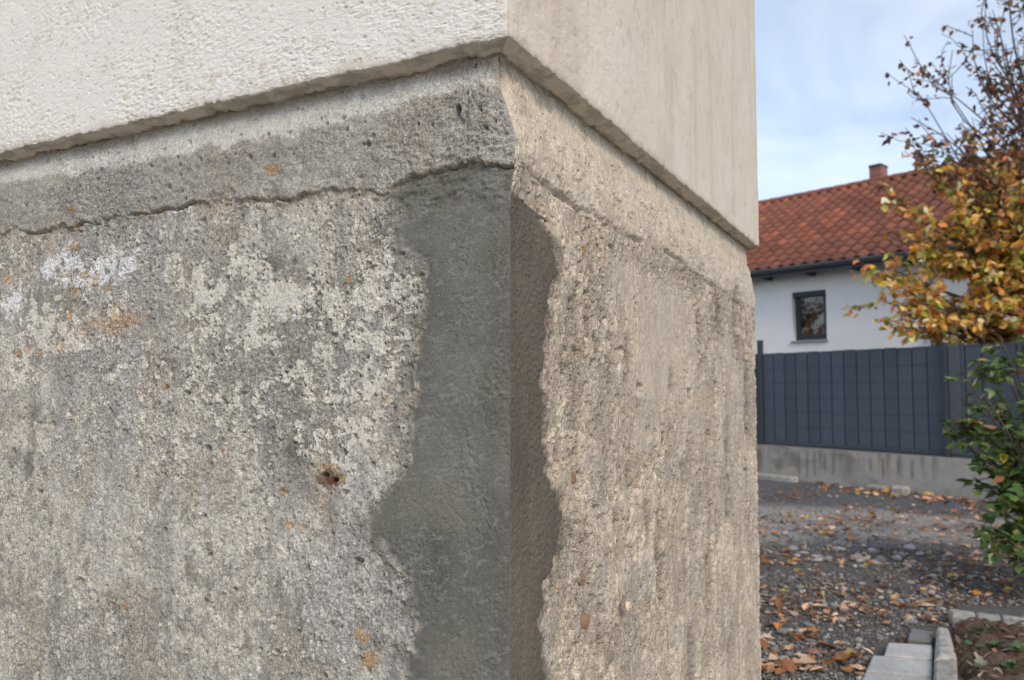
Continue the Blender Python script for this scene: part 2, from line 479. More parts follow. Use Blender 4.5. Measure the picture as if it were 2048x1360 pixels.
# axes along the faces: dense where the photograph looks, coarse beyond
uA = np.concatenate([np.linspace(0, .45, 290), np.linspace(.45, 1.40, 430)[1:], 1.40 + np.cumsum(np.linspace(.0025, .021, 150))])
tB = np.concatenate([np.linspace(0, .25, 115), np.linspace(.25, 1.0, 190)[1:], np.linspace(1.0, T_END, 120)[1:]])

# crack below the top band, in metres along each face
crA = lineA([(-300, 500), (0, 466), (35, 459), (95, 459), (169, 445), (247, 434), (318, 416), (353, 414), (424, 402), (522, 397), (618, 388), (706, 383), (776, 378), (819, 352), (872, 339), (918, 328), (981, 323), (1012, 325)])
crB = lineB([(1046, 322), (1082, 362), (1119, 391), (1165, 420), (1214, 441), (1263, 474), (1329, 500), (1373, 530), (1420, 566), (1465, 594), (1512, 622)])
# left border of the fresh mortar on the left face and right border on the right face: distance from the corner by height
mA = [(790, 417), (788, 465), (796, 490), (840, 510), (851, 534), (851, 571), (845, 637), (842, 692), (836, 748), (832, 795), (821, 832), (821, 873), (818, 905), (815, 941), (778, 985), (752, 1022), (736, 1050), (745, 1072), (766, 1092), (789, 1125), (813, 1141), (818, 1191), (829, 1246), (822, 1301), (815, 1331), (816, 1400), (800, 1600)]
mA = sorted((pA(*p)[1], pA(*p)[0]) for p in mA); mAz = np.array([q[0] for q in mA]); mAu = np.array([q[1] for q in mA])
mB = [(1030, 392), (1062, 412), (1079, 436), (1106, 446), (1110, 483), (1119, 527), (1115, 556), (1097, 604), (1097, 659), (1090, 711), (1086, 748), (1090, 795), (1090, 850), (1094, 900), (1099, 951), (1119, 995), (1126, 1042), (1119, 1103), (1102, 1143), (1089, 1164), (1092, 1204), (1080, 1238), (1092, 1272), (1085, 1316), (1095, 1360), (1095, 1600)]
mB = sorted((pB(*p)[1], pB(*p)[0]) for p in mB); mBz = np.array([q[0] for q in mB]); mBu = np.array([q[1] for q in mB])
# corner line of the plinth: recess behind the plaster plane on both faces, by height (pixels along the corner edge)
def zc(py): return float(CAM[2] + ray(1020, py)[2] * 1.235 / ray(1020, py)[1])
cz = np.array([zc(p) for p in (1700, 420, 385, 350, 325, 300, 270, 235, 190, 150, 110, 60)])
cA = np.array([.0310, .0310, .0310, .036, .040, .041, .043, .042, .040, .040, .040, .040])
cB = np.array([.0140, .0140, .0138, .0118, .0105, .0112, .0105, .018, .030, .038, .040, .040])

def fields_A(U, Z):
    """recess and colour of the left plinth face"""
    zcr = np.interp(U, crA[0], crA[1]) + .026 * (fbm(U * 24, Z * 0 + 3, 5, 5, .6) - .5)
    h = Z - zcr                                               # height over the crack
    up = sst(-.0015, .0015, h)
    ub = np.interp(Z, mAz, mAu) + .030 * (fbm(U * 40, Z * 48, 5, 9, .6) - .5) + .016 * (fbm(U * 14, Z * 14, 2, 19) - .5)
    dm = ub - U                                               # >0 inside the mortar
    mort = (dm > 0) & (h < -.002)
    dist = np.minimum(dm, -h - .002)
    mtop = np.interp(U, crA[0], crA[1]) - Z                   # how far below the crack
    # ---- recess
    top = Z_EDGE
    kk = np.clip((Z - zcr) / np.maximum(top - zcr, .02), 0, 1)
    band = .023 + .017 * sst(.45, 1.0, kk) + .005 * (fbm(U * 14, Z * 22, 4, 21) - .5) - .006 * (fbm(U * 60 + Z * 20, Z * 95, 4, 22, .6) - .5) * (1 - .6 * sst(.5, .8, kk)) * (.8 + 1.4 * np.clip(1 - U / .22, 0, 1))
    big = fbm(U * 9, Z * 9, 4, 33) - .5
    main = .0275 + .004 * big
    main -= .003 * sst(0, .10, U - ub) * (1 - sst(.10, .3, U - ub)) * 0
    main -= .0035 * (1 - sst(.0, .035, -dm)) * (dm < 0)       # old concrete stands proud along the mortar
    band = band - .0035 * np.exp(-(h / .012) ** 2) * sst(.42, .6, fbm(U * 30, Z * 0, 3, 24)) + .004 * np.exp(-(h / .02) ** 2) * sst(.56, .66, fbm(U * 26, Z * 30, 4, 25))
    r = np.where(h > 0, band, main)
    crackw = .0016 + .0050 * fbm(U * 45, Z * 0, 3, 71) ** 2
    crk = np.exp(-((h + .001) / crackw) ** 2) * (.12 + 1.4 * sst(.44, .62, fbm(U * 16 + 4, Z * 20, 4, 72)))
    crk *= np.where(U < .14, .9, 1.0)
    crumb = np.exp(-((h + .007) / .010) ** 2)
    r = r + .0052 * crk + .016 * crumb * (fbm(U * 75, Z * 90, 4, 73, .65) - .47) * (.4 + .9 * sst(.4, .6, fbm(U * 9, Z * 0, 3, 75)))
    rough = sst(.0, .02, -dist)
    # texture of old concrete
    wu, wz = U + .010 * (fbm(U * 60, Z * 60, 3, 39) - .5), Z + .010 * (fbm(U * 60 + 9, Z * 60, 3, 40) - .5)
    f1, f2, cid = worley(wu / .0065, wz / .0065, 41)
    g1, g2, gid = worley(wu / .021, wz / .018, 45)
    gran = (fbm(U * 150, Z * 150, 4, 43, .6) - .5)
    r_c = -.0046 * gran + .0009 * (f1 - .45) + .0014 * (g1 - .45) - .0016 * (fbm(wu * 55, wz * 55, 3, 49) - .5)
    soft = sst(.38, .62, fbm(U * 4.0, Z * 4.0, 3, 47))         # smoother and rougher areas
    r_c = r_c * (.55 + .8 * soft)
    p1 = pores(U, Z, .011, .34, .0014, .0036, 51)
    p2 = pores(U, Z, .032, .34, .0022, .0066, 53)
    r_c = r_c + .0042 * p1 * (.4 + .6 * (h < 0)) + .0075 * p2
    wob = .5 * (fbm(U * 170, Z * 170, 3, 58) - .5)
    holes = spot(U, Z, pA, [(918, 222, 8, 13), (250, 866, 6, 8), (415, 897, 8, 7), (420, 1113, 5, 6), (27, 905, 6, 9), (105, 850, 5, 7), (80, 985, 6, 5), (575, 1100, 4, 6), (160, 1163, 8, 9), (225, 1275, 6, 9), (737, 288, 5, 6), (716, 1122, 10, 7), (650, 954, 7, 8), (667, 961, 6, 5), (690, 905, 5, 7), (520, 1300, 5, 5), (330, 1060, 4, 6), (470, 1180, 5, 6)], wob)
    # texture of the mortar
    rtop = 1 - sst(.045, .095, mtop + .03 * (fbm(U * 30, Z * 30, 3, 61) - .5))           # rougher towards its top
    lump = fbm(U * 38 - Z * 26, Z * 70 + U * 18, 4, 63, .55) - .5
    patchy = .35 + 1.3 * sst(.38, .66, fbm(U * 11, Z * 9, 3, 64))
    r_m = .0312 - .0030 * patchy * (fbm(U * 150 + Z * 60, Z * 190, 4, 65, .6) - .5) - .0050 * (fbm(U * 9, Z * 6, 4, 67) - .5) * sst(0, .05, U) - rtop * .0120 * lump
    r_m = r_m - .0007 * (fbm(U * 120 + Z * 90, Z * 40 - U * 40, 3, 68) - .5)
    r_m = r_m + .0030 * pores(U, Z, .045, .22, .0010, .0028, 69)
    hair = 1 - sst(.0, .016, np.abs(fbm(U * 9 + 3, Z * 11, 4, 66) - .5))
    r_m = r_m + .0011 * hair * sst(.5, .62, fbm(U * 7 + 9, Z * 7, 3, 62))
    ang = fbm(U * 3, Z * 3, 2, 60) * 2.2 + .3
    ss_ = U * np.cos(ang) + Z * np.sin(ang); tt_ = -U * np.sin(ang) + Z * np.cos(ang)
    stroke = fbm(ss_ * 22, tt_ * 80, 4, 59, .55) - .5
    r_m = r_m - .0007 * stroke * sst(.35, .6, fbm(U * 6 + 2, Z * 6, 3, 57)) * sst(0, .012, U)
    edge_roll = np.exp(-(dist / .006) ** 2)
    r_m = r_m + .0020 * edge_roll * (fbm(U * 90, Z * 90, 3, 70))
    fe = np.clip(blob(U, Z, pA, [(745, 1050, 60, 60, 1.3), (800, 430, 40, 60, .8), (825, 1200, 30, 120, .5), (820, 860, 30, 60, .6)]), 0, 1)
    sd = sst(-.009 - .020 * fe, .008 + .014 * fe, dist + (.018 + .03 * fe) * (fbm(U * 60, Z * 60, 5, 74, .62) - .5))
    r = r_m * sd + (r + r_c) * (1 - sd)
    r = r + .016 * holes
    # rusty stub hollow and the groove under it
    u0, z0 = pA(657, 952); gl = sst(.0, .01, z0 - Z) * (1 - sst(.10, .14, z0 - Z))
    gv = np.exp(-((U - u0 + .1 * 0 - .004 * np.sin(Z * 70)) / .012) ** 2) * gl
    r = r + .0035 * gv * ~mort
    # board joint
    u1, _ = pA(62, 900); r = r + .002 * np.exp(-((U - u1 - .004 * (fbm(Z * 12, Z * 0, 2, 81) - .5)) / .006) ** 2) * (h < -.05)
    # ---- colour
    n1 = fbm(U * 5, Z * 5, 4, 101); n2 = fbm(U * 22, Z * 22, 4, 103); n3 = fbm(U * 90, Z * 90, 3, 105)
    c = np.zeros(U.shape + (3,)) + np.array([.475, .445, .388])
    c = mixc(c, (.335, .316, .280), sst(.45, .68, n1))
    c = mixc(c, (.50, .475, .425), sst(.52, .75, n2) * .8)
    c = mixc(c, (.245, .23, .20), sst(.56, .74, fbm(U * 40, Z * 34, 4, 107)) * .75)
    c = mixc(c, (.37, .325, .265), sst(.53, .72, fbm(U * 11, Z * 8, 4, 109)) * .7)
    c = mixc(c, (.39, .385, .375), sst(.54, .70, fbm(U * 10, Z * 3, 4, 111)) * .5)
    grain = np.mod(cid * 91.7, 1.0)
    c = c * (.93 + .14 * grain)[..., None] * (.55 + .90 * fbm(wu * 130, wz * 130, 3, 115, .7))[..., None]
    # vertical weather streaks
    st = fbm(U * 26, Z * 2.2, 4, 113)
    c = mixc(c, (.25, .245, .235), sst(.56, .74, st) * .4)
    # dark stains
    dk = 1.15 * blob(U, Z, pA, [(420, 470, 120, 30, .5), (300, 640, 60, 40, .5), (660, 700, 50, 50, .5), (480, 700, 60, 50, .4), (250, 900, 120, 60, .25), (560, 1180, 90, 90, .3), (150, 1150, 80, 120, .25), (545, 525, 60, 26, .9), (600, 905, 55, 45, .8), (700, 480, 80, 60, .4), (840, 300, 90, 40, .35), (60, 900, 20, 220, .7), (340, 1080, 60, 60, .25), (980, 190, 40, 60, .6), (790, 620, 30, 60, .6), (60, 420, 80, 30, .4), (420, 330, 120, 30, .55)])
    c = mixc(c, (.155, .145, .125), sst(.42, .95, dk + .9 * (n2 - .5)) * .75)
    # pale limewash strip under the overhang
    wl = np.interp(U, *lineA([(-300, 430), (0, 374), (95, 353), (159, 349), (268, 323), (388, 303), (459, 289), (540, 275), (670, 255), (716, 232), (812, 205), (900, 180), (990, 160)])) + .034 * (fbm(U * 22, Z * 26, 5, 121, .6) - .5)
    ws = sst(-.007, .006, Z - wl) * (.93 - .45 * np.clip(1 - U / .12, 0, 1))
    c = mixc(c, (.56, .545, .515), ws * (.72 + .5 * (n2 - .35)))
    c = mixc(c, (.29, .275, .245), (1 - ws) * up * .55)
    # white lime bloom
    wb = blob(U, Z, pA, [(120, 530, 50, 36, 1.1), (235, 525, 55, 36, 1.1), (180, 560, 80, 20, .7), (20, 605, 34, 40, .9), (60, 655, 40, 30, .5), (560, 610, 120, 34, .55), (760, 930, 18, 40, .7), (660, 915, 30, 30, .35)])
    wn_ = fbm(U * 120, Z * 120, 4, 123, .6)
    c = mixc(c, (.70, .69, .70), sst(.60, .67, np.clip(wb, 0, .85) * .38 + .70 * fbm(wu * 60, wz * 60, 5, 124, .68)) * .92 * (h < -.004))
    # cream lichen flakes
    ld = blob(U, Z, pA, [(440, 560, 120, 60, .85), (620, 610, 180, 60, 1.0), (720, 770, 80, 130, .95), (110, 670, 120, 60, .9), (30, 720, 60, 50, .6), (360, 720, 160, 80, .4), (720, 520, 80, 60, .4), (560, 760, 100, 80, .45), (690, 880, 70, 60, .6), (520, 470, 90, 40, .4), (640, 1080, 60, 60, .25), (160, 830, 140, 90, .25), (430, 880, 140, 90, .25), (700, 1340, 60, 40, .4), (560, 400, 90, 30, .5)])
    lowz = sst(pA(400, 800)[1], pA(400, 1000)[1], Z)
    lf = .26 * fbm(wu * 15, wz * 15, 3, 133) + .74 * fbm(wu * 46, wz * 46, 5, 131, .66) - .10 * sst(.3, .7, p1) - .05 * (cid > .86)
    lm = sst(.0, .005, lf - .642 - .040 * lowz + .185 * np.clip(ld, 0, 1.15)) * (h < -.004) * ~mort * sst(.0, .018, -dm + .01 * (n3 - .5))
    c = mixc(c, (.605, .572, .505), lm * (.72 + .3 * grain))
    r = r - .0020 * lm
    # orange lichen and rust
    osp = spot(U, Z, pA, [(548, 340, 12, 10), (148, 428, 9, 7), (155, 452, 8, 6), (150, 494, 14, 6), (140, 632, 6, 9), (166, 624, 5, 6), (192, 645, 5, 7), (236, 657, 7, 9), (242, 632, 5, 9), (80, 705, 6, 9), (55, 700, 5, 10), (126, 690, 5, 8), (36, 708, 5, 8), (330, 773, 6, 8), (219, 574, 6, 9), (172, 552, 9, 8), (193, 556, 6, 8), (10, 558, 9, 9), (568, 982, 9, 10), (578, 1050, 9, 9), (602, 1054, 10, 9), (722, 1272, 18, 14), (738, 1320, 16, 20), (248, 1210, 6, 8), (500, 866, 4, 5), (128, 820, 4, 4), (148, 842, 3, 4), (385, 655, 10, 4), (700, 560, 5, 9), (776, 800, 7, 9), (455, 1300, 5, 6), (712, 412, 6, 5), (660, 935, 24, 9), (681, 958, 8, 10)], wob * 1.1)
    osp = np.maximum(osp, sst(.62, .72, blob(U, Z, pA, [(150, 560, 120, 40, .30), (200, 650, 100, 40, .30), (250, 640, 60, 40, .26), (80, 700, 90, 40, .22)]) + .62 * fbm(U * 95, Z * 95, 4, 141, .6)) * .8) * (h < .02) 
    osp = np.where(h > 0, spot(U, Z, pA, [(548, 340, 16, 13), (148, 420, 9, 7)], wob * 1.5), osp)
    c = mixc(c, (.42, .225, .055), osp * .65 * (.4 + .8 * n3) * ~mort)
    c = mixc(c, (.24, .18, .13), gv * .5)
    c = mixc(c, (.13, .075, .045), spot(U, Z, pA, [(655, 958, 24, 18)], wob * 1.6) * .8)
    # brown dirt along the crack; dirt and painted overhang shade just under the plaster
    c = mixc(c, (.30, .245, .19), np.exp(-((h + .006) / .012) ** 2) * .75 * sst(.40, .60, fbm(U * 30, Z * 30, 4, 143)))
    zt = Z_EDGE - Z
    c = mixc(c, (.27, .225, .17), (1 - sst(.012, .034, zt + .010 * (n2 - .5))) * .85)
    c = c * np.array([.92, .925, .925])
    # mortar colour
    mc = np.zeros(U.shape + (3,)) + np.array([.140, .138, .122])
    mc = mc * (.62 + .76 * fbm(U * 9, Z * 6, 5, 151, .6))[..., None]
    mc = mixc(mc, (.105, .108, .100), np.exp(-(dist / .030) ** 2) * .55 * sst(.3, .6, n2 + .05))  # shade beside the raised concrete, painted darker along the patch border
    mc = mc * (1 + .28 * stroke * sst(.3, .6, fbm(U * 6 + 2, Z * 6, 3, 57)))[..., None]
    mc = mixc(mc, (.225, .22, .205), sst(.66, .74, fbm(U * 70 + Z * 50, Z * 110, 3, 155)) * .5)
    mc = mixc(mc, (.130, .120, .100), .2 * np.exp(-U / .002))
    mc = mixc(mc, (.20, .205, .20), rtop * .55 * sst(.4, .65, n2))
    mc = mixc(mc, (.155, .150, .115), sst(.5, .75, fbm(U * 8, Z * 8, 3, 153)) * .45)
    halo = np.exp(-(np.clip(-dm, 0, 1) / .034) ** 2) * (dm < 0) * (h < 0)
    c = mixc(c, (.200, .192, .162), np.clip(halo * 1.2 * sst(.40, .58, fbm(U * 34, Z * 34, 5, 152, .62)), 0, 1) * .85)     # mortar smeared over the edge of the old concrete
    c = c * (1 - sd[..., None]) + mc * sd[..., None]
    al = np.clip((.50 + .42 * soft) * (1 - .35 * lm) * (1 - .45 * ws), .1, 1)
    c = np.concatenate([c, al[..., None]], -1)
    return r, c, mort

def fields_B(U, Z):
    zcr = np.interp(U, crB[0], crB[1]) + .008 * (fbm(U * 35, Z * 0 + 3, 3, 205) - .5)
    h = Z - zcr
    ub = np.interp(Z, mBz, mBu) + .040 * (fbm(U * 26, Z * 48, 5, 209, .6) - .5) + .010 * (fbm(U * 14, Z * 14, 2, 219) - .5)
    dm = ub - U
    mort = (dm > 0) & (Z < zc(378) + .01 * (fbm(U * 60, Z * 0, 3, 211) - .5)) & (h < -.004)
    dist = np.minimum(dm, -h)
    kk = np.clip((Z - zcr) / np.maximum(Z_EDGE - zcr, .02), 0, 1)
    band = .0125 + .0275 * sst(.05, 1.0, kk) ** 1.2 + .003 * (fbm(U * 8, Z * 10, 4, 221) - .5)
    main = .0135 + .005 * (fbm(U * 5, Z * 7, 4, 233) - .5)
    main -= .001 * (1 - sst(0, .05, -dm)) * (dm < 0)
    r = np.where(h > 0, band, main)
    fade = 1 - sst(.9, 1.9, U)
    crk = np.exp(-((h + .001) / (.004 + .004 * fbm(U * 24, Z * 0, 3, 271))) ** 2) * (.3 + 1.2 * sst(.40, .62, fbm(U * 12 + 4, Z * 0, 3, 272)))
    r = r + .0070 * crk * (.30 + .60 * fade)
    # vertical board grooves with pits in rows
    uw = U + .030 * (fbm(Z * 5, U * 5, 4, 275) - .5)
    gr = np.abs(vnoise(uw * 24, Z * .8, 241) - .5) * 2
    grv = (1 - sst(.03, .16, gr)) * sst(.46, .60, fbm(U * 9 + 11, Z * 7, 4, 243)) * (h < -.02)
    gr2 = np.abs(vnoise(uw * 55, Z * 2.2, 341) - .5) * 2
    grv2 = (1 - sst(.02, .14, gr2)) * sst(.52, .62, fbm(U * 12 + 5, Z * 10, 4, 343)) * (h < -.02)
    wu, wz = U + .014 * (fbm(U * 45, Z * 45, 3, 239) - .5), Z + .020 * (fbm(U * 45 + 9, Z * 40, 3, 240) - .5)
    pit = pores(wu, wz, .017, .55, .0020, .0062, 251, 1.6)
    pit2 = pores(wu, wz, .040, .42, .0045, .0125, 253, 1.6)
    pit3 = pores(wu, wz, .085, .30, .0070, .0150, 255, 2.0)
    f1, f2, cid = worley(wu / .010, wz / .015, 257)
    honey = np.clip(blob(U, Z, pB, [(1148, 800, 22, 70, 1.0), (1150, 900, 22, 60, .7), (1185, 560, 35, 60, .7), (1150, 700, 30, 60, .55), (1165, 1130, 40, 90, .8), (1215, 990, 50, 60, .45), (1145, 1300, 40, 80, .7), (1230, 1290, 60, 80, .5), (1440, 620, 30, 90, .5), (1370, 560, 40, 30, .7), (1310, 540, 40, 30, .7), (1240, 480, 40, 30, .5), (1310, 920, 30, 30, .6)]), 0, 1.2)
    smooth = np.clip(blob(U, Z, pB, [(1330, 640, 55, 110, 1.1), (1310, 760, 45, 70, .8), (1390, 830, 40, 90, .6), (1255, 560, 25, 40, .7), (1280, 870, 30, 40, .5), (1470, 800, 22, 300, .6)]), 0, 1)
    gran = fbm(U * 110, Z * 110, 4, 261, .6) - .5
    tex = .14 + .8 * np.clip(honey, 0, 1)
    rc = -.0065 * gran * tex + (.0080 * pit + .0110 * pit2 * sst(.25, .6, honey + .35 - smooth)) * (1 - .85 * smooth) * (h < -.004) + .010 * pit3 * (h < -.01) * (1 - .9 * smooth)
    rc = rc + .0055 * honey * sst(.35, .75, fbm(wu * 75, wz * 50, 4, 259, .6) + .15 * f1) * (h < -.004)
    rc = rc + .0110 * grv * sst(.3, .62, fbm(U * 50, Z * 60, 3, 263)) + .0045 * grv2 * sst(.3, .6, fbm(U * 50, Z * 50, 3, 264))
    rc = rc - .0018 * (fbm(U * 20, Z * 45, 4, 265) - .5) * (h > 0) * 2 - .0015 * gran * (h > 0)
    spall = sst(.56, .585, fbm(wu * 15, wz * 9, 5, 267, .6)) * (1 - .7 * smooth) * (h < -.01)
    spall2 = sst(.60, .62, fbm(wu * 34, wz * 22, 4, 268, .6)) * (1 - .8 * smooth)
    rc = rc + .0030 * spall * (.7 + .6 * fbm(U * 60, Z * 60, 3, 269)) + .0028 * spall2
    rc = rc + (h > 0) * (1 - .75 * sst(.35, .8, kk)) * (.0035 * pores(wu, wz, .016, .4, .002, .005, 254, 1.4) - .006 * (fbm(wu * 40, wz * 55, 4, 256, .6) - .5))
    wob = .5 * (fbm(U * 120, Z * 120, 3, 258) - .5)
    holes = spot(U, Z, pB, [(1272, 985, 7, 19), (1301, 868, 5, 18), (1192, 1297, 8, 14), (1281, 779, 6, 14), (1420, 880, 5, 20), (1176, 588, 6, 7), (1380, 790, 4, 14), (1163, 950, 4, 8), (1458, 1045, 4, 14), (1246, 700, 5, 9), (1214, 640, 4, 8), (1345, 1300, 4, 10)], wob)
    rm = .0140 - .0042 * (fbm(U * 110, Z * 170, 3, 281, .6) - .5) - .0020 * (fbm(U * 9, Z * 4, 3, 283) - .5) * sst(0, .04, U)
    rm = rm + .0030 * np.exp(-(dist / .008) ** 2) * fbm(U * 90, Z * 90, 3, 285) + .002 * pores(U, Z, .045, .14, .0010, .0026, 287, 2)
    zmt = zc(378) + .01 * (fbm(U * 60, Z * 0, 3, 211) - .5)
    sd = sst(-.018, .012, np.minimum(dist, zmt - Z) + .014 * (fbm(U * 60, Z * 75, 4, 274, .6) - .5))
    r = rm * sd + (r + rc) * (1 - sd) + .011 * holes
    gsum = np.zeros(U.shape)
    for px, y0, y1, wp in ((1369, 905, 1015, 6), (1322, 1010, 1245, 7), (1421, 1090, 1250, 5), (1457, 830, 1060, 5), (1262, 880, 1010, 6), (1200, 600, 760, 6), (1225, 640, 820, 5), (1258, 650, 790, 6), (1345, 720, 810, 5), (1475, 560, 760, 6), (1240, 1000, 1160, 5), (1385, 1230, 1400, 6), (1464, 1240, 1340, 5), (1300, 980, 1120, 5), (1180, 600, 740, 6), (1210, 1180, 1330, 5), (1440, 580, 700, 7), (1402, 600, 760, 5), (1150, 560, 660, 5), (1495, 640, 900, 4)):
        u0, za = pB(px, y0); _, zb_ = pB(px, y1); u1, _ = pB(px + wp * 1.25, y0)
        cu = u0 + .010 * (fbm(Z * 14 + px, Z * 0, 3, 291) - .5)
        gsum = np.maximum(gsum, np.exp(-((U - cu) / (u1 - u0)) ** 2) * sst(zb_, zb_ + .05, Z) * (1 - sst(za - .05, za, Z)) * sst(.28, .48, fbm(U * 40 + px, Z * 26, 4, 292)))
    gsum = gsum * (1 - sd)
    r = r + .0110 * gsum * (.4 + 1.1 * fbm(U * 60, Z * 90, 3, 293))
    # ---- colour
    n1 = fbm(U * 4, Z * 5, 4, 301); n2 = fbm(U * 18, Z * 22, 4, 303); n3 = fbm(U * 80, Z * 90, 3, 305)
    c = np.zeros(U.shape + (3,)) + np.array([.50, .43, .345])  # warmer than the left face: warm light put into the base colour
    c = mixc(c, (.42, .36, .29), sst(.46, .68, n1))
    c = mixc(c, (.56, .49, .405), sst(.5, .72, n2) * .7)
    c = mixc(c, (.27, .23, .185), sst(.54, .72, fbm(uw * 14, Z * 7, 5, 307)) * .6)
    c = c * (.72 + .56 * fbm(wu * 70, wz * 80, 3, 311, .7))[..., None]
    c = mixc(c, (.35, .325, .29), sst(.54, .7, fbm(U * 12, Z * 9, 4, 309)) * .6)
    c = c * (.86 + .28 * np.mod(cid * 91.7, 1.0) * (1 - .7 * smooth[...]) + .04 * smooth)[..., None]
    c = mixc(c, (.52, .455, .37), smooth * .6)
    c = mixc(c, (.22, .19, .155), np.clip(grv, 0, 1) * .65)
    c = mixc(c, (.255, .22, .18), np.clip(honey, 0, 1) * .55 * sst(.4, .65, n3))
    c = mixc(c, (.26, .225, .185), blob(U, Z, pB, [(1450, 640, 25, 60, .7), (1480, 570, 22, 30, .5), (1370, 545, 50, 25, .6), (1200, 590, 30, 50, .45), (1060, 200, 22, 70, .5), (1065, 340, 25, 40, .6)]) * sst(.35, .65, n2))
    c = np.where((h > 0)[..., None], mixc(np.zeros_like(c) + np.array([.54, .475, .39]), (.42, .365, .295), sst(.42, .7, n2) * .7 * (1 - .4 * kk)), c)
    c = mixc(c, (.25, .20, .15), np.exp(-((h + .003) / .010) ** 2) * .45 * sst(.35, .6, n2))
    c = mixc(c, (.29, .235, .175), (1 - sst(.008, .030, Z_EDGE - Z + .01 * (n2 - .5))) * .6)  # overhang shade and dirt painted as a brown strip
    c = mixc(c, (.33, .285, .23), spall * .55 + spall2 * .35)
    c = mixc(c, (.20, .172, .14), gsum * .8)
    osp = spot(U, Z, pB, [(1170, 498, 4, 12), (1216, 513, 4, 6), (1125, 1180, 4, 5)], wob)
    c = mixc(c, (.36, .20, .07), osp * .8)
    mc = np.zeros(U.shape + (3,)) + np.array([.116, .100, .079])  # same mortar as the left face, warm light painted in as brown
    mc = mc * (.66 + .70 * fbm(U * 12, Z * 5, 5, 351, .6))[..., None]
    mc = mixc(mc, (.130, .120, .100), .2 * np.exp(-U / .002))
    mc = mixc(mc, (.105, .086, .066), np.exp(-(dist / .035) ** 2) * .6 * sst(.3, .6, n2 + .05))  # border of the patch darkened: painted shade of the raised concrete
    halo = np.exp(-(np.clip(-dm, 0, 1) / .034) ** 2) * (dm < 0) * (h < 0)
    c = mixc(c, (.22, .185, .145), np.clip(halo * 1.2 * sst(.42, .58, fbm(U * 26, Z * 34, 5, 352, .62)), 0, 1) * .8)
    c = c * (1 - sd[..., None]) + mc * sd[..., None]
    al = np.clip((.34 + .55 * np.clip(honey, 0, 1) + .30 * sst(.4, .6, n1)) * (1 - .75 * smooth) * np.where(h > 0, .75 - .3 * kk, 1.0), .08, 1)
    al = al * (1 - sd) + .8 * sd
    c = np.concatenate([c, al[..., None]], -1)
    return r, c, mort

building = thing('building', 'plastered building corner over a rough grey concrete plinth', 'building', (C0[0], C0[1], 0))
plinth_parts, mortar_parts = [], []
ZT = Z_EDGE + .012
NV = 600
v = np.linspace(0, 1, NV)[:, None]
def corner_shift(Z, which):
    return np.interp(Z, cz, cA if which == 'A' else cB) + .0004 + .0030 * (fbm(Z * 55, Z * 0, 4, 91 if which == 'A' else 92, .6) - .5) * (.35 + .65 * (Z > zc(400)))
for face, ax_, dd, nn in (('A', uA, dA, nA), ('B', tB, dB, nB)):
    depth = C0[1] + ax_ * dd[1]
    zb = 1.30 - .372 * depth - .02
    zb = np.where((face == 'A') & (ax_ > 1.42), 1.30 - .372 * (C0[1] + 1.42 * dd[1]) - .02, zb)
    Z = zb[None, :] + (ZT - zb)[None, :] * v
    skirt = np.linspace(0, 1, 60)[:-1, None] ** .8                       # coarse rows down to the ground
    Z = np.concatenate([-.15 + (zb[None, :] + .15) * skirt, Z], 0)
    U = np.broadcast_to(ax_[None, :], Z.shape).copy()
    if face == 'A': r, c, mort = fields_A(U, Z)
    else: r, c, mort = fields_B(U, Z)
    # meet at the corner line
    own, oth = corner_shift(Z, face), corner_shift(Z, 'B' if face == 'A' else 'A')
    wc = (1 - sst(0, .045, U)) if face == 'A' else (1 - sst(0, .05, U))
    r = np.where(U <= 0, own, r + (own - (.031 if face == 'A' else .014)) * wc * np.where(Z > zc(415), 1, 0) * sst(zc(415), zc(395), Z))
    along = U + oth * (1 - sst(0, .10, U)) * (1 - U / .10).clip(0, 1) if False else np.where(U < .10, oth + U * (.10 - oth) / .10, U)
    if face == 'B':                                                       # far corner, set in under the overhang too
        rc_end = .040 - .028 * sst(zc(110), zc(240), Z) * 1.0
        rc_end = np.interp(Z, [0, Z_EDGE - .22, Z_EDGE - .10, Z_EDGE - .02, Z_EDGE + .05], [.012, .012, .015, .040, .040]) + .010 * (fbm(Z * 22, Z * 0, 4, 95) - .5)
        e = sst(T_END - .25, T_END, U)
        along = along - rc_end * e
        r = r + .012 * sst(T_END - .03, T_END, U)
    P = C0 + dd * along[..., None] - nn * r[..., None]; P[..., 2] = Z
    q = grid_quads(*Z.shape, face == 'A')
    V = P.reshape(-1, 3); Cc = c.reshape(-1, 4)
    fm = mort[:-1, :-1].reshape(-1)
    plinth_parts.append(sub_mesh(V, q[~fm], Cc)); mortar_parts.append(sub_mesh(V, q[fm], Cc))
    if face == 'B':                                                       # hidden far face of the plinth
        colP = P[:, -1, :]; back = colP + dA * 2.6
        n = len(colP); i = np.arange(n - 1)
        qq = np.stack([i, i + n, i + n + 1, i + 1], -1)[:, ::-1]
        plinth_parts.append((np.concatenate([colP, back]), qq, np.tile(np.array([[.42, .36, .29, 1]]), (2 * n, 1))))
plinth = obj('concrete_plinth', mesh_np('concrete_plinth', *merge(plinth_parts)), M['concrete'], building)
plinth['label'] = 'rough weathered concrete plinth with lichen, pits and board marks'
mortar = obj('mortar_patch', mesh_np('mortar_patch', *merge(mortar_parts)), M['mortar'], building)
mortar['label'] = 'smooth dark grey fresh mortar repair along the corner edge'

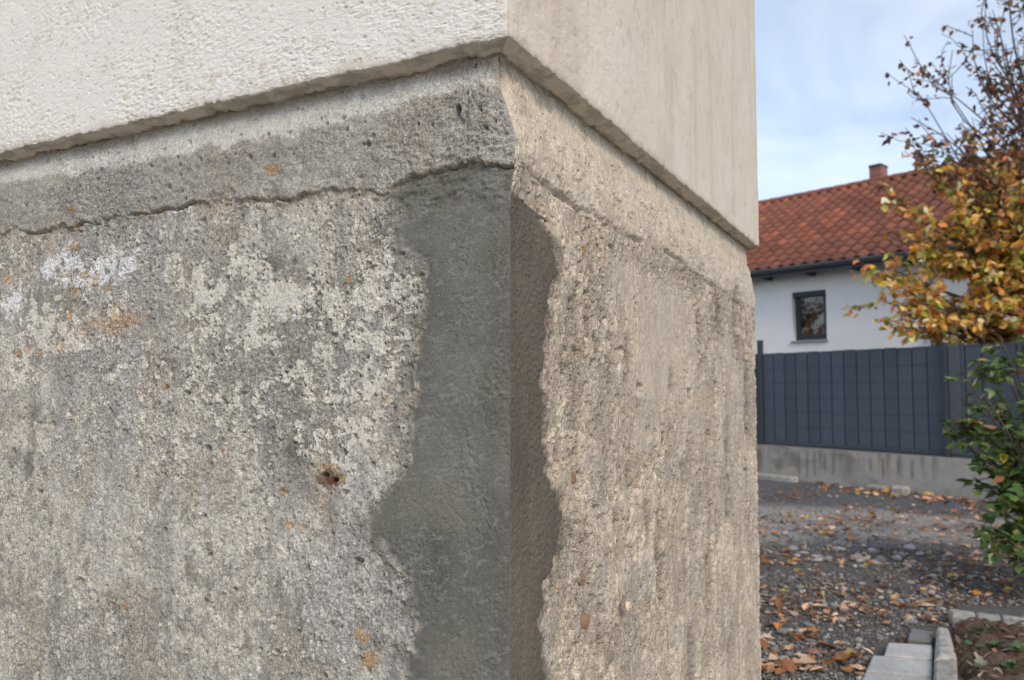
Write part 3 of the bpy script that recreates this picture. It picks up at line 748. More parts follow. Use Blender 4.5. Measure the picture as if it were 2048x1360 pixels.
# plaster above: wall rows down to the edge, then rows across the underside
plaster_parts = []
NW, NS = 190, 14
for face, ax_, dd, nn in (('A', uA[::1], dA, nA), ('B', tB, dB, nB)):
    seed = 500 if face == 'A' else 600
    ze = Z_EDGE + (.0045 * (fbm(ax_ * 18, ax_ * 0, 4, seed) - .5) + .006 * (fbm(ax_ * 80, ax_ * 0, 3, seed + 1) - .5) + .004 * (fbm(ax_ * 3, ax_ * 0, 2, seed + 2) - .5)) * sst(0, .05, ax_) + .0035 * sst(.50, .80, fbm(ax_ * 28, ax_ * 0, 4, seed + 3))
    depth = C0[1] + ax_ * dd[1]
    zt = np.minimum(1.30 + .53 * depth + .05, 3.1)
    k = np.linspace(0, 1, NW)[:, None] ** 1.15
    Zw = ze[None, :] + (zt - ze)[None, :] * k
    Zw = np.concatenate([Zw, zt[None, :] + (4.2 - zt)[None, :] * (np.linspace(0, 1, 46)[1:, None] ** 1.6)], 0)
    Uw = np.broadcast_to(ax_[None, :], Zw.shape).copy()
    he = Zw - ze[None, :]
    if face == 'A':
        rid = 1 - np.abs(fbm(Uw * 75 + Zw * 18, Zw * 105 - Uw * 12, 4, 511, .55) - .5) * 2
        rel = .0014 * (rid - .7) + .0032 * (.35 + 1.2 * sst(.35, .65, fbm(Uw * 7, Zw * 9, 3, 514))) * (fbm(Uw * 110 + Zw * 40, Zw * 170, 4, 513, .6) - .5) + .003 * (fbm(Uw * 4, Zw * 4, 3, 515) - .5)
        rel -= .0022 * pores(Uw, Zw, .022, .22, .0020, .0055, 517, .6)
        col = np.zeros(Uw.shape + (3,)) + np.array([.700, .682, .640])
        col = mixc(col, (.650, .628, .582), sst(.45, .7, fbm(Uw * 3, Zw * 3, 4, 521)))
        col = mixc(col, (.52, .45, .36), sst(.66, .80, fbm(Uw * 55, Zw * 80, 4, 523)) * .6)
        col = mixc(col, (.56, .525, .465), sst(.56, .76, fbm(Uw * 11, Zw * 1.8, 4, 527)) * .25)
        edge = (1 - sst(-.004, .020, he + .030 * (fbm(Uw * 22, Zw * 30, 4, 525) - .5))) * .75
        col = mixc(col, (.55, .50, .43), edge)
    else:
        rel = .0038 * (fbm(Uw * 6, Zw * 5, 4, 611) - .5) + .0030 * (fbm(Uw * 55, Zw * 60, 4, 613, .55) - .5) * (1 - .6 * sst(.1, .9, Uw))
        rel -= .0016 * pores(Uw, Zw, .03, .25, .0015, .0045, 617, 2.0) * (1 - .7 * sst(.2, 1.2, Uw))
        col = np.zeros(Uw.shape + (3,)) + np.array([.63, .565, .485])  # beige carries the warm light on this face, painted into the plaster
        col = mixc(col, (.585, .515, .43), sst(.45, .7, fbm(Uw * 3, Zw * 2, 4, 621)) * .8)
        col = mixc(col, (.40, .33, .26), sst(.66, .80, fbm(Uw * 45, Zw * 26, 4, 623)) * .35)
        col = mixc(col, (.47, .40, .32), sst(.56, .76, fbm(Uw * 16, Zw * 1.6, 4, 627)) * .32)
        col = mixc(col, (.70, .64, .56), sst(.58, .72, fbm(Uw * 9, Zw * 8, 4, 629)) * .35)
        edge = (1 - sst(-.004, .018, he + .026 * (fbm(Uw * 22, Zw * 30, 4, 625) - .5))) * .6
        col = mixc(col, (.45, .38, .30), edge)
    rnd = .0016 * np.exp(-he / .003)                                      # worn arris
    out = rel - rnd
    cw = sst(0, .012, Uw)
    out = out * cw - (1 - cw) * .001
    Pw = C0 + dd * Uw[..., None] + nn * out[..., None]; Pw[..., 2] = Zw
    along_c = 1 - sst(0, .012, Uw)
    # underside
    s = np.linspace(0, 1, NS + 1)[1:, None]
    Us = np.broadcast_to(ax_[None, :], (NS, len(ax_))).copy()
    depth_in = -(Pw[0] - C0) @ nn
    rin = depth_in[None, :] + (O + .012 - depth_in[None, :]) * s
    Zs = ze[None, :] - .014 * s + .0050 * (fbm(Us * 40, rin * 160, 4, seed + 41) - .5) * np.minimum(1, s * 4)
    gap = np.exp(-((rin - (O - .003)) / .003) ** 2)
    Zs = Zs + .007 * gap * sst(.38, .55, fbm(Us * 22, Us * 0, 3, seed + 43))
    al = np.where(Us < .10, rin + Us * (.10 - rin) / .10, Us)
    Ps = C0 + dd * al[..., None] - nn * rin[..., None]; Ps[..., 2] = Zs
    if face == 'B':
        e = sst(T_END - .2, T_END, Us)[..., None]; Ps = Ps
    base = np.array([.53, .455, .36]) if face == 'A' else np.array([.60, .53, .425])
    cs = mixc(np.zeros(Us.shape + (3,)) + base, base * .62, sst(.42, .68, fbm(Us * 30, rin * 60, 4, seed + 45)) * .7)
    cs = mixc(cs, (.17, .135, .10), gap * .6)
    Pall = np.concatenate([Ps[::-1], Pw], 0); Call = np.concatenate([cs[::-1], col], 0)
    q = grid_quads(*Pall.shape[:2], face == 'A')
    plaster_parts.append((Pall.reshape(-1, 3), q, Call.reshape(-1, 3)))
    if face == 'B':
        colP = Pall[:, -1, :]; back = colP + dA * 2.6; n = len(colP); i = np.arange(n - 1)
        plaster_parts.append((np.concatenate([colP, back]), np.stack([i, i + n, i + n + 1, i + 1], -1)[:, ::-1], np.tile(np.array([[.60, .53, .45]]), (2 * n, 1))))
# closing walls at the back and the top
farA = C0 + dA * uA[-1]; farB = C0 + dB * (T_END - .01)
box = [farA, farA + dB * (T_END - .01)]
cl = []
for z in (-.15, 4.2):
    cl += [farA + [0, 0, z], farA + dB * (T_END - .01) + [0, 0, z], farB + dA * 2.0 + [0, 0, z]]
plaster_parts.append((np.array(cl), np.array([[0, 1, 4, 3]]), np.tile(np.array([[.6, .53, .45]]), (6, 1))))
lid = np.array([C0 + [0, 0, 4.2], farB + [0, 0, 4.2], farA + dB * (T_END - .01) + [0, 0, 4.2], farA + [0, 0, 4.2]])
plaster_parts.append((lid, np.array([[0, 1, 2, 3]]), np.tile(np.array([[.5, .45, .4]]), (4, 1))))
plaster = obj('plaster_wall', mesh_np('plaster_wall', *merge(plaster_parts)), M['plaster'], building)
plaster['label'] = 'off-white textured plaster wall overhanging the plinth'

# pebbles showing in the plinth
def ico(seed, sub=1):
    import bmesh
    bm = bmesh.new(); bmesh.ops.create_icosphere(bm, subdivisions=sub, radius=1.0)
    rr = random.Random(seed)
    off = [rr.uniform(0, 9) for _ in range(3)]
    for vtx in bm.verts:
        k = 1 + .18 * math.sin(vtx.co.x * 2.3 + off[0]) + .16 * math.sin(vtx.co.y * 2.9 + off[1]) + .12 * math.sin(vtx.co.z * 3.1 + off[2])
        vtx.co *= k
    vs = [tuple(vv.co) for vv in bm.verts]; fs = [tuple(x.index for x in f.verts) for f in bm.faces]
    bm.free(); return vs, fs
PEB = []
for k in range(4):
    vs, fs = ico(k, 2); PEB.append((vs, fs))
peb_mesh = {}
def pebble_mesh(k, matname):
    if (k, matname) not in peb_mesh:
        m = mesh_py('pebble', *PEB[k], smooth=True); m.materials.append(M[matname]); peb_mesh[(k, matname)] = m
    return peb_mesh[(k, matname)]
def set_in(face, px, py, wpx, hpx, mat, k, proud=.35, tilt=0.0):
    pm, dd, nn, rec = (pA, dA, nA, .027) if face == 'A' else (pB, dB, nB, .0135)
    u, z = pm(px, py); u1, _ = pm(px + wpx / 2, py); _, z1 = pm(px, py + hpx / 2)
    ru, rz = abs(u1 - u), abs(z1 - z); rn = min(ru, rz) * .7
    P = C0 + dd * u - nn * (rec + rn * (1 - 2 * proud)); P[2] = z
    o = bpy.data.objects.new('pebble', pebble_mesh(k, mat)); link(o)
    ax = Matrix((Vector(dd), Vector(nn), Vector((0, 0, 1)))).transposed().to_4x4()
    o.matrix_basis = Matrix.Translation(Vector(P)) @ ax @ Matrix.Rotation(tilt, 4, 'Y') @ Matrix.Diagonal((ru, rn, rz, 1))
    o.parent = plinth
    return o
for k, (px, py, wx, hx, mt) in enumerate([(1153, 957, 11, 20, 'pebble_tan'), (1180, 1245, 19, 30, 'pebble_tan'), (1330, 879, 9, 18, 'pebble_tan'), (1229, 1304, 22, 58, 'pebble_grey'), (1276, 1264, 10, 26, 'pebble_grey'), (1172, 1160, 9, 30, 'pebble_tan'), (1227, 1118, 20, 40, 'pebble_grey'), (1296, 594, 15, 34, 'pebble_grey')]):
    set_in('B', px, py, wx, hx, mt, k % 4, -.14, .2 * math.sin(k))
for k, (px, py, wx, hx, mt) in enumerate([(310, 1195, 34, 26, 'pebble_grey'), (716, 1128, 12, 9, 'pebble_grey'), (500, 985, 14, 16, 'pebble_grey'), (445, 900, 13, 9, 'pebble_tan'), (250, 1212, 10, 12, 'pebble_tan')]):
    set_in('A', px, py, wx, hx, mt, k % 4, .0, .3 * k)
rs = set_in('A', 657, 960, 24, 16, 'rust', 1, -.25, .7); rs.name = 'rusty_stub'; rs['label'] = 'rusty brown metal stub in the plinth'

# snail shell on the right face
def snail(px, py, size):
    u, z = pB(px, py); P = C0 + dB * u - nB * .006; P[2] = z
    vs, fs = [], []; turns, n, seg = 2.6, 64, 10
    for i in range(n):
        a = turns * 2 * math.pi * i / (n - 1); g = math.exp(-.30 * a); rr = size * .52 * g; tr = size * .36 * g
        c = Vector((math.cos(a) * rr, math.sin(a) * rr, size * .30 * (1 - g)))
        rad = Vector((math.cos(a), math.sin(a), 0))
        for k in range(seg):
            b = 2 * math.pi * k / seg
            vs.append(c + rad * (tr * math.cos(b)) + Vector((0, 0, 1)) * (tr * math.sin(b)))
    for i in range(n - 1):
        for k in range(seg):
            fs.append((i * seg + k, i * seg + (k + 1) % seg, (i + 1) * seg + (k + 1) % seg, (i + 1) * seg + k))
    fs.append(tuple(range(seg)))
    ax = Matrix((Vector(dB), Vector((0, 0, 1)), Vector(nB))).transposed()
    o = obj('snail_shell', mesh_py('snail_shell', [tuple(Vector(P) + ax @ (vv + Vector((0, 0, size * .25)))) for vv in vs], fs, True), M['shell'])
    return tag(o, 'small cream and tan snail shell stuck to the plinth', 'snail shell')
snail(1240, 1215, .024)

# ================================================================== LARGE STRUCTURE: house behind
eR = np.array([.662, -.749, 0]); eR /= np.linalg.norm(eR); nW = np.array([-eR[1], eR[0], 0])      # rightwards along the house; away from us
G0 = at_depth(1510, 543, 16.5); ZG = G0[2]; G0 = np.array([G0[0], G0[1], 0])
def H(s, wv, z): return G0 + eR * s + nW * wv + np.array([0, 0, z])
RUN = 4.5
rb = ray(1520, 410)
# ridge: where the view ray meets the vertical plane through the ridge
q0 = G0 + nW * RUN - CAM; tt = np.dot(q0, nW) / np.dot(rb, nW); ZR = (CAM + rb * tt)[2]
house = thing('house', 'white house with red tiled roof and anthracite window behind the fence', 'house', H(0, 4, 0))
S0, S1 = -7.0, 8.5
WALL = .45
def sw_of(px, wv):
    q = ray(px, 600); o = G0 + nW * wv
    t = np.dot(o - CAM, nW) / np.dot(q, nW); return float(np.dot(CAM + q * t - o, eR))
def z_of(px, py, wv):
    q = ray(px, py); o = G0 + nW * wv
    t = np.dot(o - CAM, nW) / np.dot(q, nW); return float((CAM + q * t)[2])
ws0, ws1 = sw_of(1584, WALL), sw_of(1652, WALL)
wz0, wz1 = z_of(1618, 680, WALL), z_of(1618, 582, WALL)
SLOPE = (ZR - ZG) / RUN
mb = MB(); th = .30
zt = ZG + SLOPE * WALL - .06
for a, b, z0, z1 in ((S0, ws0, -.2, zt), (ws1, S1, -.2, zt), (ws0, ws1, -.2, wz0), (ws0, ws1, wz1, zt)):
    mb.box(H(a, WALL, z0), eR * (b - a), nW * th, [0, 0, z1 - z0])
mb.box(H(S0, 2 * RUN - WALL - th, -.2), eR * (S1 - S0), nW * th, [0, 0, zt + .2])
for s in (S0, S1 - th):                                       # gable walls
    g = [H(s, WALL + th, -.2), H(s, 2 * RUN - WALL - th, -.2), H(s, 2 * RUN - WALL - th, zt + SLOPE * th), H(s, RUN, ZR - .10), H(s, WALL + th, zt + SLOPE * th)]
    mb.add(g + [p + eR * th for p in g], [(0, 1, 2, 3, 4), (9, 8, 7, 6, 5)] + [(i, (i + 1) % 5, (i + 1) % 5 + 5, i + 5) for i in range(5)])
mb.build('wall', M['house_wall'], house)
# roof body under the tiles
mb = MB()
UP = np.array([0, 0, 1.0])
for sgn in (0, 1):
    a0 = H(S0 - .3, 0 if not sgn else 2 * RUN, ZG); a1 = H(S0 - .3, RUN, ZR)
    vs = [a0, a1, a1 + UP * -.09, a0 + UP * -.09]
    mb.add(vs + [p + eR * (S1 - S0 + .6) for p in vs], [(0, 1, 2, 3), (7, 6, 5, 4), (0, 4, 5, 1), (1, 5, 6, 2), (2, 6, 7, 3), (3, 7, 4, 0)])
roof = mb.build('roof', M['gutter'], house)
# tiles
eU = nW * RUN + UP * (ZR - ZG); LS = np.linalg.norm(eU); eU = eU / LS
eN = np.cross(eR, eU)
if eN[2] < 0: eN = -eN
TW, TL = .26, LS / 15.0
def tile_verts():
    prof = []
    for i in range(9):
        x = i / 8.0
        zz = .038 * math.sin(2 * math.pi * (x - .12)) + (.014 if x < .12 or x > .9 else 0)
        prof.append((x * (TW + .03), zz))
    vs, fs = [], []
    for j, (y, lift, th_) in enumerate(((-.015, .040, 0), (TL + .06, .008, 0))):
        for x, zz in prof: vs.append((x, y, zz + lift))
    for x, zz in prof: vs.append((x, -.015, zz + .040 - .018))
    for i in range(8):
        fs.append((i, i + 1, 9 + i + 1, 9 + i)); fs.append((18 + i, 18 + i + 1, i + 1, i))
    return vs, fs
tv, tf = tile_verts()
tmesh = {}
for nm in ('tile', 'tile_old', 'tile_new'):
    m = mesh_py('roof_tile', tv, tf, True); m.materials.append(M[nm]); tmesh[nm] = m
rr = random.Random(11)
tm = Matrix((Vector(eR), Vector(eU), Vector(eN))).transposed().to_4x4()
ncol = int((S1 - S0 + .6) / TW); rest = {k: MB() for k in tmesh}; n_ind = 0
s_l, s_r = sw_of(1500, 1.5), sw_of(1500, 1.5) + TW * 22
for row in range(15):
    for c in range(ncol):
        s = S0 - .3 + c * TW
        nn_ = vnoise(np.array([s * .9]), np.array([row * .5]), 700)[0]
        kind = 'tile_new' if (nn_ > .78 and rr.random() < .6) or rr.random() < .04 else ('tile_old' if rr.random() < .38 else 'tile')
        org = H(s, 0, ZG) + eU * (row * TL) + eN * (.012 + rr.uniform(-.004, .004))
        shift = row * TL * 0
        sv = s - row * TL * .35
        if s_l - 1.1 + row * .12 < s < s_l - 1.1 + row * .12 + TW * 19.9:
            o = bpy.data.objects.new('roof_tile', tmesh[kind]); link(o)
            o.matrix_basis = Matrix.Translation(Vector(org)) @ tm @ Matrix.Rotation(rr.uniform(-.012, .012), 4, 'Z'); o.parent = roof; n_ind += 1
        else:
            rest[kind].add([org + eR * x + eU * y + eN * z for x, y, z in tv], tf)
for k, mbk in rest.items():
    o = mbk.build('roof_tile_field', M[k], roof, True); o['kind'] = 'stuff'
# ridge tiles
rv, rf = [], []
for j in (0, 1):
    for i in range(9):
        a = math.pi * (i / 8.0) ; rv.append((j * .40, .125 * math.cos(a) * (1 - .12 * j), .125 * math.sin(a) * (1 - .12 * j)))
for i in range(8): rf.append((i, i + 1, 10 + i, 9 + i))
rf.append(tuple(range(9)))
rmesh = mesh_py('ridge_tile', rv, rf, True); rmesh.materials.append(M['tile_old'])
rmat = Matrix((Vector(eR), Vector(nW), Vector((0, 0, 1)))).transposed().to_4x4()
for c in range(int((S1 - S0 + .6) / .36)):
    o = bpy.data.objects.new('ridge_tile', rmesh); link(o)
    o.matrix_basis = Matrix.Translation(Vector(H(S0 - .3 + c * .36, RUN, ZR + .0))) @ rmat; o.parent = roof
# chimney
q = ray(1765, 365); o_ = G0 + nW * (RUN + .25); t_ = np.dot(o_ - CAM, nW) / np.dot(q, nW); sch = float(np.dot(CAM + q * t_ - o_, eR))
ztop = z_of(1765, 328, RUN)
mb = MB(); mb.box(H(sch - .15, RUN - .12, ZR - .5), eR * .28, nW * .36, [0, 0, ztop - ZR + .43]); chim = mb.build('chimney', M['brick'], roof)
mb = MB(); mb.box(H(sch - .163, RUN - .135, ztop - .068), eR * .306, nW * .39, [0, 0, .07], .01); mb.build('chimney_cap', M['gutter'], roof)
# gutter: half-round channel, brackets, fascia
mb = MB(); n = 9
vs = []
for e in (S0 - .3, S1 + .3):
    for i in range(n):
        a = math.pi * (1 + i / (n - 1)); vs.append(H(e, -.05 + .075 * math.cos(a), ZG + .005 + .075 * math.sin(a)))
    for i in range(n):
        a = math.pi * (2 - i / (n - 1)); vs.append(H(e, -.05 + .068 * math.cos(a), ZG + .005 + .068 * math.sin(a)))
k = 2 * n
mb.add(vs, [(i, (i + 1) % k, k + (i + 1) % k, k + i) for i in range(k)])
mb.build('gutter', material('gutter_metal', (.10, .112, .13), .4, spec=.5, metal=.2, var=.12, var_scale=5), house, True)
for i in range(16):
    s = S0 + .4 + i * .95
    mb = MB(); mb.box(H(s, .03, ZG - .17), eR * .09, nW * (WALL - .04), [0, 0, .12]); mb.build('rafter_end', M['gutter'], house)
mb = MB(); mb.box(H(S0 - .3, .035, ZG - .045), eR * (S1 - S0 + .6), nW * .02, [0, 0, -.10]); mb.build('fascia', M['gutter'], house)
# downpipe
sd = sw_of(1864, WALL - .06)
mb = MB(); mb.tube([H(sd, -.05, ZG - .06), H(sd, -.05, ZG - .15), H(sd, WALL - .07, ZG - .45), H(sd, WALL - .07, 0.0)], .045, 10); mb.build('downpipe', M['zinc'], house, True)
# window
win = MB(); d0 = WALL + .13; fw = .075
W_, H_ = ws1 - ws0, wz1 - wz0
for a, b, c_, e in ((ws0, ws0 + fw, wz0, wz1), (ws1 - fw, ws1, wz0, wz1), (ws0 + fw, ws1 - fw, wz0, wz0 + fw), (ws0 + fw, ws1 - fw, wz1 - fw, wz1)):
    win.box(H(a, d0, c_), eR * (b - a), nW * .07, [0, 0, e - c_], .006)
window = win.build('window', M['anthracite'], house)
sash = MB(); a0, a1, b0, b1 = ws0 + fw - .012, ws1 - fw + .012, wz0 + fw - .012, wz1 - fw + .012; f2 = .05
for a, b, c_, e in ((a0, a0 + f2, b0, b1), (a1 - f2, a1, b0, b1), (a0 + f2, a1 - f2, b0, b0 + f2), (a0 + f2, a1 - f2, b1 - f2, b1)):
    sash.box(H(a, d0 - .018, c_), eR * (b - a), nW * .05, [0, 0, e - c_], .006)
sash.build('sash', M['anthracite'], window)
pane = MB(); pane.box(H(a0 + f2 - .01, d0 + .01, b0 + f2 - .01), eR * (a1 - a0 - 2 * f2 + .02), nW * .012, [0, 0, b1 - b0 - 2 * f2 + .02]); pane.build('pane', M['glass'], window)
sl = MB(); sl.box(H(ws0 - .03, WALL - .05, wz0 - .045), eR * (W_ + .06), nW * .18, [0, 0, .042], .006); sl.build('sill', M['sill'], window)
rv_ = MB(); rv_.box(H(ws0, WALL + .02, wz1 - .10), eR * W_, nW * .105, [0, 0, .098]); rv_.build('shutter_box', M['anthracite'], window)
# hidden back of the room so that the opening is closed
bk = MB(); bk.box(H(ws0 - .05, d0 + .09, wz0 - .05), eR * (W_ + .1), nW * .02, [0, 0, H_ + .1]); bk.build('blind', M['anthracite'], window)

# ================================================================== fence on its low wall
FP = at_ground(1900, 993); FL = at_ground(1530, 953)
eF = (FL - FP); Lf = np.linalg.norm(eF[:2]); eF = eF / np.linalg.norm(eF); eF[2] = 0; nF = np.array([eF[1], -eF[0], 0])
if np.dot(nF, FP - CAM) > 0: nF = -nF                                    # towards us
def Fp(s, n_, z): return np.array([FP[0], FP[1], 0]) + eF * s + nF * n_ + UP * z
def fz(px, py):
    q = ray(px, py); t = np.dot(np.array([FP[0], FP[1], 0]) - CAM, nF) / np.dot(q, nF); return float((CAM + q * t)[2])
def fs_(px):
    q = ray(px, 800); t = np.dot(np.array([FP[0], FP[1], 0]) - CAM, nF) / np.dot(q, nF); return float(np.dot(CAM + q * t - FP, eF))
ZB, ZF = fz(1900, 914), fz(1900, 690)
SP = fs_(1523)
fence = thing('fence', 'anthracite privacy fence of upright strips on a low concrete wall', 'fence', Fp(0, 0, ZB))
posts = [-2 * SP, -SP, 0.0, SP, 2 * SP]
def post(s, extra):
    m = MB(); m.box(Fp(s - .03, -.03, ZB - .02), eF * .06, nF * .075, UP * (ZF - ZB + .02 + extra), .004)
    p = m.build('post', M['anthracite'], fence)
    m = MB(); m.box(Fp(s - .034, -.034, ZF + extra + .001), eF * .068, nF * .083, UP * .012, .003); m.build('post_cap', M['wire'], p)
    return p
for i, s in enumerate(posts): post(s, .19 if i == 3 else .02)
strip_cache = {}
for i in range(4):
    a, b = posts[i] + .04, posts[i + 1] - .04; ns = 14; wd = (b - a) / ns
    for k in range(ns):
        m = MB(); g = .007
        lo = ZB + .045
        sh = .006 if k % 2 else 0.0
        m.box(Fp(a + k * wd + g, -.004 - sh * .5, lo), eF * (wd - 2 * g), nF * .008, UP * (ZF - lo - .01 * ((k * 7) % 3) * .3), .002)
        m.build('strip', M['strip'], fence)
    m = MB(); m.box(Fp(a, -.012, ZB + .004), eF * (b - a), nF * .03, UP * .04, .004); m.build('bottom_rail', M['anthracite'], fence)
    nr = 7
    for k in range(nr):
        z = ZB + .08 + (ZF - ZB - .1) * k / (nr - 1)
        m = MB(); m.tube([Fp(a - .02, .0085, z), Fp(b + .02, .0085, z)], .0016, 6); m.build('wire', M['wire'], fence)
    m = MB(); m.box(Fp(a, -.02, ZB + .046), eF * (b - a), nF * -.003, UP * (ZF - ZB - .06)); m.build('backing', M['wire'], fence)
m = MB(); m.box(Fp(-.18, .012, ZB + .046), eF * .14, nF * .006, UP * (ZF - ZB - .06), .002); o = m.build('edge_strip', M['sill'], fence)
o.data.materials.clear(); o.data.materials.append(material('edge_strip_grey', (.085, .098, .115), .55, var=.08, var_scale=6))

# low concrete wall under it, its stains part of the concrete
s_ax = np.arange(posts[0], posts[-1], .018); z_ax = np.linspace(-.1, ZB - .006, 40)
SS, ZZ = np.meshgrid(s_ax, z_ax)
c = np.zeros(SS.shape + (3,)) + np.array([.38, .35, .305])
c = mixc(c, (.20, .19, .165), sst(.45, .7, fbm(SS * 2, ZZ * 3, 4, 801)))
c = mixc(c, (.34, .335, .32), sst(.5, .72, fbm(SS * 3 + 7, ZZ * 1.2, 4, 803)) * .8)
stv = fbm(SS * 14, ZZ * 1.0, 4, 805)
c = mixc(c, (.14, .12, .09), sst(.54, .72, stv) * .55 * sst(-.05, .35, ZZ - .25 * fbm(SS * 9, SS * 0, 2, 807)))
for px, z0, z1 in ((1603, .05, .44), (1619, .02, .45), (1634, .06, .43), (1655, .14, .42), (1671, .10, .44), (1745, .2, .4), (1770, .12, .42), (1800, .18, .42), (1828, .16, .42)):
    s = fs_(px); c = mixc(c, (.10, .085, .065), np.exp(-((SS - s) / .016) ** 2) * sst(z0, z0 + .08, ZZ) * (1 - sst(z1 - .03, z1 + .02, ZZ)) * .65)
rr2 = .004 * (fbm(SS * 6, ZZ * 6, 4, 811) - .5)
Pf = np.array([FP[0], FP[1], 0]) + eF * SS[..., None] + nF * (.09 + rr2)[..., None]; Pf[..., 2] = ZZ
q = grid_quads(*SS.shape, False)
nq = np.cross(Pf[0, 1] - Pf[0, 0], Pf[1, 0] - Pf[0, 0])
if np.dot(nq, nF) < 0: q = q[:, ::-1]
parts = [(Pf.reshape(-1, 3), q, c.reshape(-1, 3))]
topA = Pf[-1]; topB = topA - nF * .20
n = len(topA); i = np.arange(n - 1)
parts.append((np.concatenate([topA, topB]), np.stack([i, i + 1, i + n + 1, i + n], -1), np.tile([[.30, .29, .27]], (2 * n, 1))))
botB = topB.copy(); botB[:, 2] = -.1
parts.append((np.concatenate([topB, botB]), np.stack([i, i + 1, i + n + 1, i + n], -1), np.tile([[.27, .26, .24]], (2 * n, 1))))
lw = obj('low_wall', mesh_np('low_wall', *merge(parts)), M['base_wall'])
tag(lw, 'low weathered concrete wall with brown streaks carrying the fence', 'wall')

# ================================================================== trees and shrubs
def leaf_shape(L, wid, curl, lobes=False):
    """outline fan of a bent leaf, stem at the origin, along +x"""
    if lobes:
        pts = [(0, 0), (.10, .24), (-.02, .46), (.30, .36), (.42, .60), (.58, .26), (1.0, 0), (.58, -.26), (.42, -.60), (.30, -.36), (-.02, -.46), (.10, -.24)]
    else:
        pts = [(0, 0), (.16, .24), (.40, .37), (.70, .20), (1.0, 0), (.70, -.20), (.40, -.37), (.16, -.24)]
    vs = [(.42 * L, 0, -.02 * L)]
    for x, y in pts:
        vs.append((x * L, y * wid, curl * L * (abs(y) * .9 + .35 * (x - .45) ** 2)))
    n = len(pts)
    return np.array(vs), [(0, i + 1, (i + 1) % n + 1) for i in range(n)]
class LeafMesh:
    def __init__(s): s.V = []; s.Fc = []; s.C = []; s.n = 0
    def add(s, P, direction, up, size, col, rg, lobes=False, curl=None):
        vs, fs = leaf_shape(size, size * rg.uniform(.75, 1.0), rg.uniform(-.2, .45) if curl is None else curl, lobes)
        x = direction / (np.linalg.norm(direction) + 1e-9); z = up - x * np.dot(up, x); z /= np.linalg.norm(z) + 1e-9; y = np.cross(z, x)
        s.V.append(P + vs[:, :1] * x + vs[:, 1:2] * y + vs[:, 2:3] * z)
        s.Fc.append(np.array(fs) + s.n); s.C.append(np.tile(np.asarray(col)[None], (len(vs), 1))); s.n += len(vs)
    def build(s, name, mat, parent=None):
        return obj(name, mesh_np(name, np.concatenate(s.V), np.concatenate(s.Fc), np.concatenate(s.C), True), mat, parent)
def curve_pts(a, b, bend, n, rg):
    a, b = np.asarray(a, float), np.asarray(b, float); L = np.linalg.norm(b - a)
    j = np.array([rg.gauss(0, 1), rg.gauss(0, 1), rg.gauss(0, .6)]) * bend * L
    k = np.array([rg.gauss(0, 1), rg.gauss(0, 1), rg.gauss(0, .6)]) * bend * .6 * L
    out = []
    for i in range(n):
        t = i / (n - 1); out.append(a * (1 - t) + b * t + j * math.sin(math.pi * t) + k * math.sin(2 * math.pi * t))
    return out

